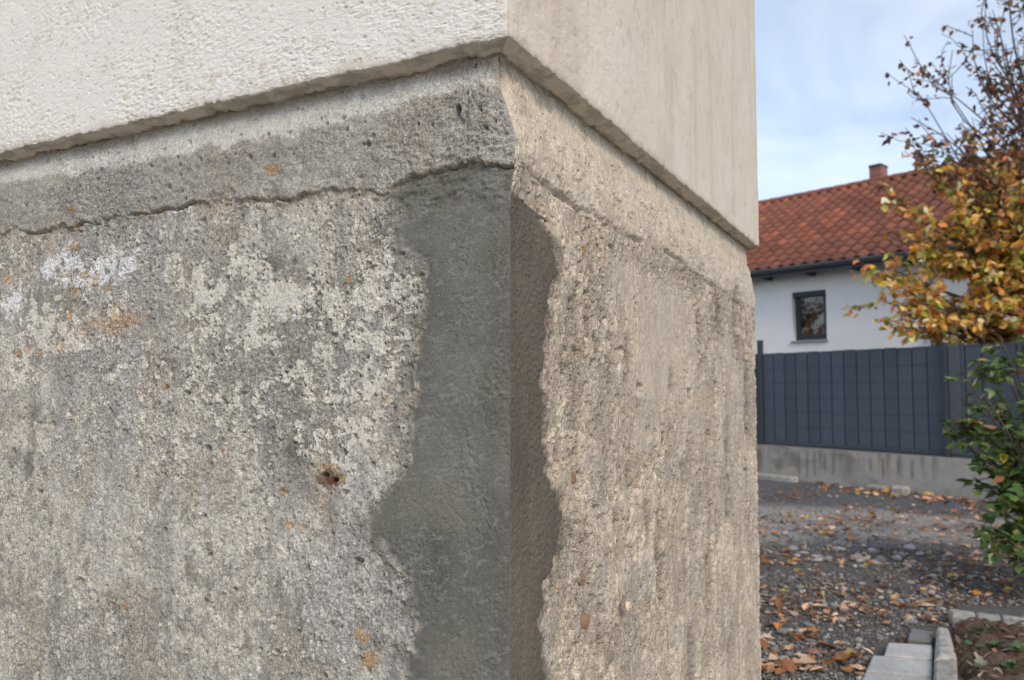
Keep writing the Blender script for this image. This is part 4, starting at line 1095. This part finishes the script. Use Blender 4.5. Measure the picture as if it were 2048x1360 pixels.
def autumn_tree():
    rg = random.Random(21)
    base = np.array([7.45, 10.75, 0.0])
    root = thing('autumn_tree', 'autumn tree with orange and green leaves, bare top twigs, behind the fence', 'tree', base)
    wood, twig, lv = MB(), MB(), LeafMesh()
    trunk = [base + np.array([0, 0, -.1]), base + np.array([.05, 0, .9]), base + np.array([-.05, .02, 1.8]), base + np.array([0, .05, 3.0]), base + np.array([.1, .0, 4.6]), base + np.array([.05, .05, 6.6])]
    wood.tube(trunk, [.14, .12, .11, .09, .065, .03], 9)
    pal_low = [((.36, .20, .03), 4), ((.15, .17, .03), 4), ((.46, .21, .045), 6), ((.54, .25, .10), 5.5), ((.08, .10, .02), 3), ((.42, .13, .04), 2.5), ((.48, .34, .08), 2.4), ((.58, .40, .24), 2.2), ((.20, .10, .04), 2)]
    pal_top = [((.13, .065, .05), 6), ((.09, .055, .05), 5), ((.40, .16, .05), 2), ((.22, .13, .05), 2)]
    def pick(p):
        t = rg.random() * sum(w_ for _, w_ in p)
        for c_, w_ in p:
            t -= w_
            if t <= 0: break
        k = rg.uniform(.7, 1.3) * (2.2 if p is pal_low else 1.5); return np.clip(np.array(c_) * k, 0, .85)
    targets = []
    # crown: ellipsoid of limb tips round the trunk, dense low, open on top
    for i in range(70):
        a = rg.uniform(0, 2 * math.pi); h = rg.random() ** 1.5
        z = 2.05 + 5.6 * h
        if z > 4.4 and i % 2: continue
        rad = 2.10 * math.sqrt(max(.03, 1 - ((z - 3.3) / (4.6 if z > 3.3 else 1.9)) ** 2)) * rg.uniform(.55, 1.0)
        targets.append(base + np.array([math.cos(a) * rad, math.sin(a) * rad * .9, z]))
    for px, py, Y in ((1822, 235, 10.4), (1830, 300, 10.6), (1840, 190, 10.5), (1835, 330, 10.3), (1900, 350, 10.2), (1950, 345, 10.4), (2000, 365, 10.1), (2035, 335, 10.3), (1880, 380, 10.6), (1925, 410, 10.1), (1975, 400, 10.6), (2040, 290, 10.2), (1960, 290, 10.5), (1910, 270, 10.4), (2030, 180, 10.4), (2000, 60, 10.5), (1960, 160, 10.3), (1885, 170, 10.5), (1945, 60, 10.5), (1985, 20, 10.4), (1905, 100, 10.7), (1870, 300, 10.2), (1775, 470, 10.5), (1760, 600, 10.4), (1785, 540, 10.8), (1795, 645, 10.3), (1800, 400, 10.6), (1780, 560, 10.3), (1850, 610, 10.2), (1840, 420, 10.2), (1830, 560, 10.3), (1900, 640, 10.2), (1960, 560, 10.1), (1880, 340, 10.3), (1990, 120, 10.5), (2010, 220, 10.4), (1850, 650, 10.6), (1930, 460, 10.0), (1980, 330, 10.3), (1880, 500, 10.6), (1835, 480, 10.9), (2000, 640, 10.4)):
        targets.append(at_depth(px, py, Y))
    for T in targets:
        zs = max(1.5, min(5.4, 1.2 + (T[2] - 1.5) * .55)) + rg.uniform(-.2, .2)
        k = np.clip((zs - 1.8) / 2.8, 0, 1)
        st = np.array([base[0], base[1], zs])
        L = np.linalg.norm(T - st); pts = curve_pts(st, T, .05, 9, rg)
        hi = float(np.clip((T[2] - 3.6) / 1.6, 0, 1)); r0 = (.015 + .010 * L) * (1 - .68 * hi)
        wood.tube(pts, [r0 * (1 - t / 8.6) + .004 for t in range(9)], 6)
        top = np.clip((T[2] - 3.9) / 1.0, 0, 1)
        for j in range(int((5 + L * 3.2) * (1 - .45 * top))):
            t = rg.uniform(.30, 1.0); f = t * 8; i0 = min(7, int(f)); p = pts[i0] + (pts[i0 + 1] - pts[i0]) * (f - i0)
            dr = np.array([rg.gauss(0, 1), rg.gauss(0, 1), rg.gauss(.25 + .5 * top, .6)]) + .8 * (T - st) / L
            dr /= np.linalg.norm(dr); tl = rg.uniform(.30, .75)
            e = p + dr * tl; tp = curve_pts(p, e, .06, 5, rg)
            twig.tube(tp, [.0075, .0065, .006, .005, .004], 4, False)
            nl = int(rg.uniform(13, 22) * (1 - .50 * top))
            for q_ in range(nl):
                tq = rg.uniform(.15, 1.0); f2_ = tq * 4; i1 = min(3, int(f2_)); lp = tp[i1] + (tp[i1 + 1] - tp[i1]) * (f2_ - i1)
                lp = lp + np.array([rg.gauss(0, .03), rg.gauss(0, .03), rg.gauss(-.02, .03)])
                lz = lp[2] + rg.gauss(0, .35)
                if lp[2] < 1.93: continue
                col = pick(pal_top if lz > 4.15 else pal_low)
                d_ = np.array([rg.gauss(0, 1), rg.gauss(0, 1), rg.gauss(-.7, .6)]); u_ = np.array([rg.gauss(0, .6), rg.gauss(-.2, .6), 1.0])
                lv.add(lp, d_, u_, rg.uniform(.075, .145) * (1 - .2 * top), col, rg)
    wood.build('trunk', M['bark'], root, True)
    b = twig.build('twigs', M['bark'], root, True)
    lv.build('crown', M['leaf'], root)
    return root
tree = autumn_tree()
# a second tree of the same kind, off to the left of the yard: it stands in the reflection of the house window
t2 = thing('garden_tree', 'tree seen only as the reflection in the house window', 'tree', (-9.5, 14.0, 0))
for ch in list(tree.children):
    c2 = ch.copy(); link(c2); c2.parent = t2; c2.matrix_parent_inverse = Matrix.Translation(-Vector(tree.location))
t2.rotation_euler.z = 2.1

def leafy_shrub():
    rg = random.Random(5)
    base = at_ground(2110, 1165, .02)
    root = thing('leafy_shrub', 'green leafy shrub in the bed before the fence', 'shrub', base)
    wood, lv = MB(), LeafMesh()
    pal = [((.045, .085, .022), 5), ((.07, .12, .03), 4), ((.10, .15, .05), 3), ((.16, .19, .04), 1.4), ((.42, .34, .03), .35), ((.30, .14, .07), .3)]
    def pick():
        t = rg.random() * sum(w_ for _, w_ in pal)
        for c_, w_ in pal:
            t -= w_
            if t <= 0: break
        return np.array(c_) * rg.uniform(.75, 1.3) * 1.45
    D0 = base[1]
    tips = [(1960, 1050, 5.2), (1990, 1110, 4.9), (2035, 1130, 4.8), (2010, 1040, 5.1), (1920, 800, 5.6), (1905, 835, 5.5), (1945, 720, 5.6), (2000, 672, 5.7), (1950, 840, 5.5), (1900, 860, 5.6), (1935, 760, 5.5), (1960, 700, 5.7), (1990, 690, 5.9), (2040, 680, 5.8), (2070, 660, 5.6), (1930, 830, 5.9), (1950, 900, 5.4), (1975, 800, 5.3), (2020, 760, 5.4), (1955, 960, 5.6), (1965, 1000, 5.2), (1985, 1080, 5.0), (2030, 900, 5.6), (2100, 720, 5.5), (2130, 800, 5.2), (2160, 700, 5.8), (2200, 780, 5.4), (2180, 900, 5.1), (2010, 850, 5.9), (1995, 940, 5.8), (2080, 820, 5.1), (2230, 860, 5.6), (2060, 1000, 5.0)]
    for px, py, Y in tips:
        T = at_depth(px, py, Y)
        mid = base + (T - base) * .5 + np.array([.12, 0, .12])
        pts = [base + (mid - base) * t * (2 - t) * .5 * 1 if False else (base * (1 - t) ** 2 + mid * 2 * t * (1 - t) + T * t * t) for t in np.linspace(0, 1, 10)]
        wood.tube(pts, [.011 * (1 - i / 11.5) + .002 for i in range(10)], 5)
        for j in range(11):
            t = rg.uniform(.42, 1.0); f = t * 9; i0 = min(8, int(f)); p = pts[i0] + (pts[i0 + 1] - pts[i0]) * (f - i0)
            dr = np.array([rg.gauss(0, 1), rg.gauss(0, 1), rg.gauss(.15, .5)]); dr /= np.linalg.norm(dr)
            e = p + dr * rg.uniform(.07, .20)
            tp = curve_pts(p, e, .05, 4, rg); wood.tube(tp, [.004, .003, .0025, .002], 4, False)
            for q_ in range(rg.randint(4, 7)):
                k = rg.uniform(.2, 1.0) * 3; i1 = min(2, int(k)); lp = tp[i1] + (tp[i1 + 1] - tp[i1]) * (k - i1)
                d_ = dr * .6 + np.array([rg.gauss(0, .8), rg.gauss(0, .8), rg.gauss(-.35, .4)]); u_ = np.array([rg.gauss(0, .35), rg.gauss(-.3, .35), 1.0])
                lv.add(lp, d_, u_, rg.uniform(.06, .10), pick(), rg)
    wood.build('stem', M['bark'], root, True)
    lv.build('foliage', M['shrub_leaf'], root)
leafy_shrub()

# ================================================================== paving edge, kerbs, bed
def prism(name, quad_px, z_top, h, mat, label, cat, group=None, bev=.008):
    top = [np.array(at_ground(px, py, z_top)) for px, py in quad_px]; n = 15
    k = np.linspace(0, 1, n); k = np.concatenate([[0, .02, .05], k[1:-1], [.95, .98, 1.0]]); n = len(k)
    u, v_ = np.meshgrid(k, k)
    P = top[0] * ((1 - u) * (1 - v_))[..., None] + top[1] * (u * (1 - v_))[..., None] + top[2] * (u * v_)[..., None] + top[3] * ((1 - u) * v_)[..., None]
    ed = np.minimum(np.minimum(u * np.linalg.norm(top[1] - top[0]), (1 - u) * np.linalg.norm(top[1] - top[0])), np.minimum(v_, 1 - v_) * np.linalg.norm(top[3] - top[0]))
    wear = bev * (.6 + .9 * fbm(P[..., 0] * 25, P[..., 1] * 25, 3, 88))
    P[..., 2] += bev * .5 * (fbm(P[..., 0] * 14, P[..., 1] * 14, 4, 89) - .5) - bev * (1 - np.clip(ed / (wear + 1e-4), 0, 1)) ** 2
    cen = sum(top) / 4
    out = (P - cen); out[..., 2] = 0
    P += out * (.05 * (fbm(P[..., 0] * 20, P[..., 1] * 20, 3, 90) - .5) * (ed < .004))[..., None]
    q = grid_quads(n, n, False); V = [P.reshape(-1, 3)]; Q = [q]
    ring = np.concatenate([np.arange(n), np.arange(2, n + 1) * n - 1, (n - 1) * n + np.arange(n - 2, -1, -1), np.arange(n - 2, -1, -1) * n])
    low = V[0][ring].copy(); low[:, 2] -= h; V.append(low); m0 = n * n; kk = np.arange(len(ring) - 1)
    Q.append(np.stack([ring[kk + 1], ring[kk], m0 + kk, m0 + kk + 1], -1))
    V = np.concatenate(V); Q = np.concatenate(Q)
    if np.cross(top[1] - top[0], top[3] - top[0])[2] < 0: Q = Q[:, ::-1]
    o = obj(name, mesh_np(name, V, Q, None, False), mat)
    return tag(o, label, cat, group)
g = 'pale paving slabs beside the bed edge'
prism('paving_slab', [(1776, 1284), (1864, 1289), (1865, 1318), (1768, 1308)], .045, .12, M['slab'], 'pale grey paving slab, farthest of the row beside the edging stone', 'paving slab', g)
prism('paving_slab', [(1746, 1309), (1865, 1321), (1864, 1352), (1732, 1340)], .045, .12, M['slab'], 'pale grey paving slab in the middle of the row, just above the photo edge', 'paving slab', g)
prism('paving_slab', [(1730, 1343), (1864, 1355), (1862, 1420), (1705, 1405)], .042, .12, M['slab'], 'pale grey paving slab cut by the bottom edge of the photo', 'paving slab', g)
prism('paving_block', [(1822, 1256), (1866, 1263), (1864, 1284), (1815, 1276)], .035, .12, M['stone'], 'small dark grey paving block behind the pale slabs', 'paving block')
prism('edging_stone', [(1873, 1252), (1898, 1254), (1914, 1310), (1868, 1316)], .085, .2, M['kerb'], 'grey edging stone between slabs and soil bed, the farther one', 'edging stone', 'edging stones', .02)
prism('edging_stone', [(1868, 1319), (1914, 1313), (1918, 1420), (1862, 1425)], .080, .2, M['kerb'], 'grey edging stone between slabs and soil bed, nearest the camera', 'edging stone', 'edging stones', .02)
prism('edging_stone', [(1896, 1216), (1950, 1222), (1952, 1236), (1905, 1229)], .075, .18, M['kerb'], 'grey edging stone at the back left corner of the bed', 'edging stone', 'edging stones', .015)
prism('edging_stone', [(1952, 1222), (2000, 1228), (2003, 1243), (1953, 1237)], .070, .18, M['kerb'], 'grey edging stone at the back of the bed, middle of the row', 'edging stone', 'edging stones', .015)
prism('edging_stone', [(2003, 1228), (2062, 1236), (2066, 1252), (2005, 1244)], .070, .18, M['kerb'], 'grey edging stone at the back of the bed by the right photo edge', 'edging stone', 'edging stones', .015)
# kerb stone lying along the low wall
def along_wall(name, s0, s1, n0, n1, h, mat, label, cat, group=None, b=.015):
    m = MB(); m.box(Fp(s0, n0, -.05), eF * (s1 - s0), nF * (n1 - n0), UP * (h + .05), b); return tag(m.build(name, mat), label, cat, group)
along_wall('kerb_stone', fs_(1612), fs_(1612) + .62, .20, .36, .075, M['kerb'], 'grey kerb stone lying before the low wall at its left end', 'kerb stone')
along_wall('kerb_stone', fs_(1612) + .64, fs_(1612) + 1.3, .20, .35, .07, M['kerb'], 'grey kerb stone half hidden behind the building edge', 'kerb stone')
along_wall('concrete_lump', fs_(1795), fs_(1795) + .28, .22, .36, .09, M['kerb'], 'small broken concrete block at the foot of the low wall', 'concrete block', None, .03)
along_wall('concrete_lump', fs_(1835), fs_(1835) + .20, .20, .36, .10, M['kerb'], 'squarish concrete block at the wall foot, right of a smaller one', 'concrete block', None, .03)

# soil bed
bx = [at_ground(*p, .03) for p in ((1908, 1235), (2100, 1262), (2700, 1330), (2700, 1600), (1900, 1600), (1912, 1330))]
import bmesh
u_, v_ = np.meshgrid(np.linspace(0, 1, 90), np.linspace(0, 1, 90))
pa, pb, pc, pd = np.array(bx[0]), np.array(at_ground(2500, 1300, .03)), np.array(at_ground(2600, 1640, .03)), np.array(at_ground(1915, 1560, .03))
SX = (pa * 1)[None, None] * ((1 - u_) * (1 - v_))[..., None] + pb * (u_ * (1 - v_))[..., None] + pc * (u_ * v_)[..., None] + pd * ((1 - u_) * v_)[..., None]
edgef = np.minimum(np.minimum(u_, 1 - u_), np.minimum(v_, 1 - v_)) * 12
SX[..., 2] = .02 + .05 * np.clip(edgef, 0, 1) + .08 * (fbm(SX[..., 0] * 9, SX[..., 1] * 9, 4, 901) - .5) + .055 * (fbm(SX[..., 0] * 40, SX[..., 1] * 40, 3, 902) - .5)
q = grid_quads(90, 90, False)
nq = np.cross(SX[0, 1] - SX[0, 0], SX[1, 0] - SX[0, 0])
if nq[2] < 0: q = q[:, ::-1]
soil = obj('soil_bed', mesh_np('soil_bed', SX.reshape(-1, 3), q), M['soil'])
tag(soil, 'brown soil of the planting bed behind the edging stones', kind='structure')
deb = LeafMesh(); dr_ = random.Random(17)
for k in range(520):
    i_, j_ = dr_.randrange(2, 88), dr_.randrange(2, 60); p = SX[i_, j_] + np.array([0, 0, .006])
    a = dr_.uniform(0, 6.28); long_ = dr_.random() < .4
    col = np.array([(.26, .15, .09), (.36, .24, .15), (.15, .09, .06), (.44, .34, .25), (.20, .17, .10)][dr_.randrange(5)]) * dr_.uniform(.6, 1.2)
    vs, fs = leaf_shape(dr_.uniform(.03, .08) * (1.6 if long_ else 1), dr_.uniform(.004, .008) if long_ else dr_.uniform(.02, .05), dr_.uniform(-.2, .5))
    x = np.array([math.cos(a), math.sin(a), dr_.gauss(0, .25)]); y = np.array([-math.sin(a), math.cos(a), dr_.gauss(0, .25)]); z = np.cross(x, y)
    deb.V.append(p + vs[:, :1] * x + vs[:, 1:2] * y + vs[:, 2:3] * z); deb.Fc.append(np.array(fs) + deb.n); deb.C.append(np.tile(col[None], (len(vs), 1))); deb.n += len(vs)
o = deb.build('soil_debris', M['leaf']); tag(o, 'dry stalks and leaf scraps lying on the soil bed', 'debris', kind='stuff')
# small weeds in the bed
wr = random.Random(3)
for k, (px, py, lab) in enumerate(((1960, 1275, 'small green weed in the soil near the back edging'), (1985, 1268, 'green seedling in the soil by the back edging stones'), (1945, 1300, 'low green weed beside the upright edging stone'), (1990, 1300, 'green weed in the middle of the soil bed'), (2035, 1310, 'green weed in the soil at the right photo edge'), (1955, 1345, 'pale leaved weed low in the soil bed'), (2020, 1345, 'green weed at the bottom right of the soil bed'))):
    p = at_ground(px, py, .06); lm = LeafMesh()
    for j in range(9):
        a = wr.uniform(0, 6.28); d_ = np.array([math.cos(a), math.sin(a), wr.uniform(.1, .9)])
        c_ = np.array([.06, .12, .04]) * wr.uniform(.7, 1.6) if k != 5 else np.array([.30, .33, .22]) * wr.uniform(.7, 1.2)
        lm.add(p + np.array([0, 0, .015]) + d_ * .015, d_, np.array([0, 0, 1.0]), wr.uniform(.03, .06), c_, wr)
    o = lm.build('weed', M['shrub_leaf']); tag(o, lab, 'weed', 'weeds in the soil bed')

# ================================================================== loose stones and fallen leaves
rp = random.Random(99)
STV = [ico(20 + k, 1) for k in range(5)]
# stuff: the gravel as a whole
gv = LeafMesh()
def in_clear(x, y):
    # keep out of the building, the bed and the slabs
    P = np.array([x, y, 0]); a = np.dot(P - C0, nB)
    b = np.dot(P - C0, dB)
    if a < .03 and -.03 < b < T_END + .03: return False
    if np.dot(P - np.array([FP[0], FP[1], 0]), nF) < .12: return False
    q = P - CAM; px = 1024 + F * x / y
    py_g = 780 + F * 1.3 / y * 1.004
    if px > 1735 and py_g > 1278: return False
    if px > 1812 and py_g > 1250: return False
    if px > 1890 and py_g > 1205: return False
    return True
def clear_np(x, y):
    P = np.stack([x, y], -1)
    a = (P - C0[:2]) @ nB[:2]; b = (P - C0[:2]) @ dB[:2]
    ok = ~((a < .03) & (b > -.03) & (b < T_END + .03)) & ((P - FP[:2]) @ nF[:2] > .12)
    px = 1024 + F * x / y; py = 780 + F * 1.305 / y
    return ok & ~((px > 1735) & (py > 1278)) & ~((px > 1812) & (py > 1250)) & ~((px > 1890) & (py > 1205))
NG = 60000
yy = 2.6 + 8.6 * rng.random(NG) ** 1.9; xx = yy * rng.uniform(.24, .86, NG)
far = sst(6.2, 7.4, yy); dens = fbm(xx * 1.3, yy * 1.3, 3, 950)
keep = clear_np(xx, yy) & (rng.random(NG) < (1 - .8 * far) * sst(.22, .55, dens) * .75 + .06)
xx, yy = xx[keep][:17000], yy[keep][:17000]; NG = len(xx)
rr_ = rng.uniform(.0045, .0115, NG) * (1 + .9 * (rng.random(NG) < .10)); zz = ground_h(xx, yy)
an = rng.uniform(0, 6.28, NG); tcol = rng.random(NG); kcol = rng.uniform(.6, 1.3, NG); kid = rng.integers(0, 5, NG)
gcl = np.where((tcol < .74)[:, None], np.array([.140, .133, .125]), np.where((tcol < .90)[:, None], np.array([.26, .26, .255]), np.where((tcol < .97)[:, None], np.array([.24, .19, .15]), np.array([.50, .48, .46])))) * kcol[:, None]
scl = rr_[:, None] * np.stack([rng.uniform(.8, 1.3, NG), rng.uniform(.7, 1.1, NG), rng.uniform(.45, .8, NG)], -1)
for k in range(5):
    sel = np.where(kid == k)[0]; vs = np.array(STV[k][0]); fs = np.array(STV[k][1])
    vv = vs[None] * scl[sel][:, None, :]; ca, sa = np.cos(an[sel])[:, None], np.sin(an[sel])[:, None]
    vv = np.stack([vv[..., 0] * ca - vv[..., 1] * sa + xx[sel][:, None], vv[..., 0] * sa + vv[..., 1] * ca + yy[sel][:, None], vv[..., 2] + (zz[sel] + scl[sel][:, 2] * .4)[:, None]], -1)
    gv.V.append(vv.reshape(-1, 3)); gv.C.append(np.repeat(gcl[sel], len(vs), 0))
    gv.Fc.append((fs[None] + (np.arange(len(sel)) * len(vs))[:, None, None] + gv.n).reshape(-1, 3)); gv.n += len(sel) * len(vs)
o = gv.build('gravel', M['gravel']); tag(o, 'loose dark grey gravel covering the yard', 'gravel', kind='stuff')
# single larger stones
smesh = {}
for nm in ('stone', 'stone_pale'):
    for k in range(4):
        m = mesh_py('stone', *ico(40 + k, 2), smooth=True); m.materials.append(M[nm]); smesh[(nm, k)] = m
def stone(px, py, size, nm, label, group=None):
    p = at_ground(px, py); k = rp.randrange(4)
    o = bpy.data.objects.new('stone', smesh[(nm, k)]); link(o)
    z = float(ground_h(np.array([p[0]]), np.array([p[1]]))[0])
    sz = size * rp.uniform(.5, .75)
    o.location = (p[0], p[1], z + sz * .55); o.rotation_euler = (rp.uniform(-.2, .2), rp.uniform(-.2, .2), rp.uniform(0, 6.28)); o.scale = (size * rp.uniform(.9, 1.25), size * rp.uniform(.75, 1.0), sz)
    return tag(o, label, 'stone', group)
stone(1922, 1247, .055, 'stone_pale', 'smooth whitish stone at the head of the upright edging stone')
stone(1992, 1000, .075, 'stone_pale', 'flat grey stone by the low wall under the shrub')
for k in range(46):
    px = rp.uniform(1560, 1850); py = rp.gauss(1112, 14) + (px - 1700) * .06
    stone(px, py, rp.uniform(.020, .042), 'stone_pale' if rp.random() < .6 else 'stone', 'pale stone in the band of pebbles across the yard middle', 'pebbles in the band across the yard')
for k in range(60):
    px = rp.uniform(1515, 1880); py = rp.uniform(1135, 1350)
    p = at_ground(px, py)
    if not in_clear(p[0], p[1]): continue
    stone(px, py, rp.uniform(.014, .030), 'stone_pale' if rp.random() < .35 else 'stone', 'grey stone lying loose in the dark gravel of the yard', 'loose stones in the dark gravel')
# fallen leaves
lmesh = {}
lr = random.Random(8)
for nm in ('leaf_tan', 'leaf_pale', 'leaf_brown', 'leaf_orange', 'leaf_yellow'):
    for k in range(4):
        lobes = k < 2
        vs, fs = leaf_shape(1.0, lr.uniform(.7, .95), [.30, -.34, .55, .42][k], lobes)
        vs = vs - np.array([.45, 0, 0]); vs[:, 2] -= vs[:, 2].min() - .01
        m = mesh_py('fallen_leaf', vs, fs, False); m.materials.append(M[nm]); lmesh[(nm, k)] = m
word = {'leaf_tan': 'tan', 'leaf_pale': 'pale dry', 'leaf_brown': 'dark brown', 'leaf_orange': 'orange', 'leaf_yellow': 'yellow'}
def pick_kind(wts):
    t = lr.random() * sum(wts.values())
    for k_, w_ in wts.items():
        t -= w_
        if t <= 0: return k_
    return k_
def fallen(px, py, size, nm, where):
    p = at_ground(px, py)
    if not in_clear(p[0], p[1]): return None
    z = float(ground_h(np.array([p[0]]), np.array([p[1]]))[0])
    o = bpy.data.objects.new('fallen_leaf', lmesh[(nm, lr.randrange(4))]); link(o)
    o.location = (p[0], p[1], z + .012 + .012 * lr.random()); o.rotation_euler = (lr.gauss(0, .28), lr.gauss(0, .28), lr.uniform(0, 6.28)); o.scale = (size, size, size)
    return tag(o, '%s fallen leaf %s' % (word[nm], where), 'leaf', '%s leaves %s' % (word[nm], where))
mixw = {'leaf_tan': 4, 'leaf_pale': 3, 'leaf_brown': 2, 'leaf_orange': 2.2, 'leaf_yellow': .7}
for k in range(44): fallen(lr.uniform(1515, 1740), 1360 - abs(lr.gauss(0, 42)), lr.uniform(.06, .11), pick_kind(mixw), 'on the gravel at the bottom of the photo')
for k in range(80):
    px = lr.uniform(1620, 2010); fallen(px, 966 + (px - 1620) * .115 + lr.gauss(6, 5), lr.uniform(.07, .12), pick_kind({'leaf_tan': 3, 'leaf_pale': 2, 'leaf_brown': 3, 'leaf_orange': 1.5, 'leaf_yellow': .4}), 'in the drift along the low wall')
for k in range(95):
    px = lr.uniform(1515, 2030); fallen(px, 1062 + (px - 1515) * .05 + lr.gauss(0, 17), lr.uniform(.045, .09), pick_kind(mixw), 'in the band across the yard middle')
for k in range(60): fallen(lr.uniform(1515, 2040), lr.uniform(1120, 1290), lr.uniform(.04, .08), pick_kind(mixw), 'scattered over the dark gravel')
for k in range(16): fallen(lr.uniform(1515, 2000), lr.uniform(990, 1045), lr.uniform(.06, .10), pick_kind(mixw), 'on the grey asphalt strip')
litter = LeafMesh()
pal = [(.60, .36, .21), (.74, .54, .38), (.26, .115, .05), (.50, .19, .04), (.55, .40, .07), (.14, .07, .04)]
for k in range(6500):
    y = 2.6 + 8.2 * lr.random() ** 1.2; x = y * lr.uniform(.2, .95)
    if not in_clear(x, y): continue
    d = float(fbm(np.array([x * .9]), np.array([y * 1.6]), 3, 970)[0])
    if lr.random() > sst(.35, .62, np.array([d]))[0] + .12: continue
    z = float(ground_h(np.array([x]), np.array([y]))[0])
    a = lr.uniform(0, 6.28); col = np.array(pal[lr.choices(range(6), (4, 3, 3, 2, .6, 2))[0]]) * lr.uniform(.7, 1.2)
    litter.add(np.array([x, y, z + .015]), np.array([math.cos(a), math.sin(a), lr.gauss(0, .2)]), np.array([lr.gauss(0, .25), lr.gauss(0, .25), 1.0]), lr.uniform(.025, .065), col, lr, lr.random() < .4, lr.uniform(-.3, .8))
o = litter.build('leaf_litter', M['leaf']); tag(o, 'small bits of fallen leaves strewn over the gravel', 'leaf litter', kind='stuff')
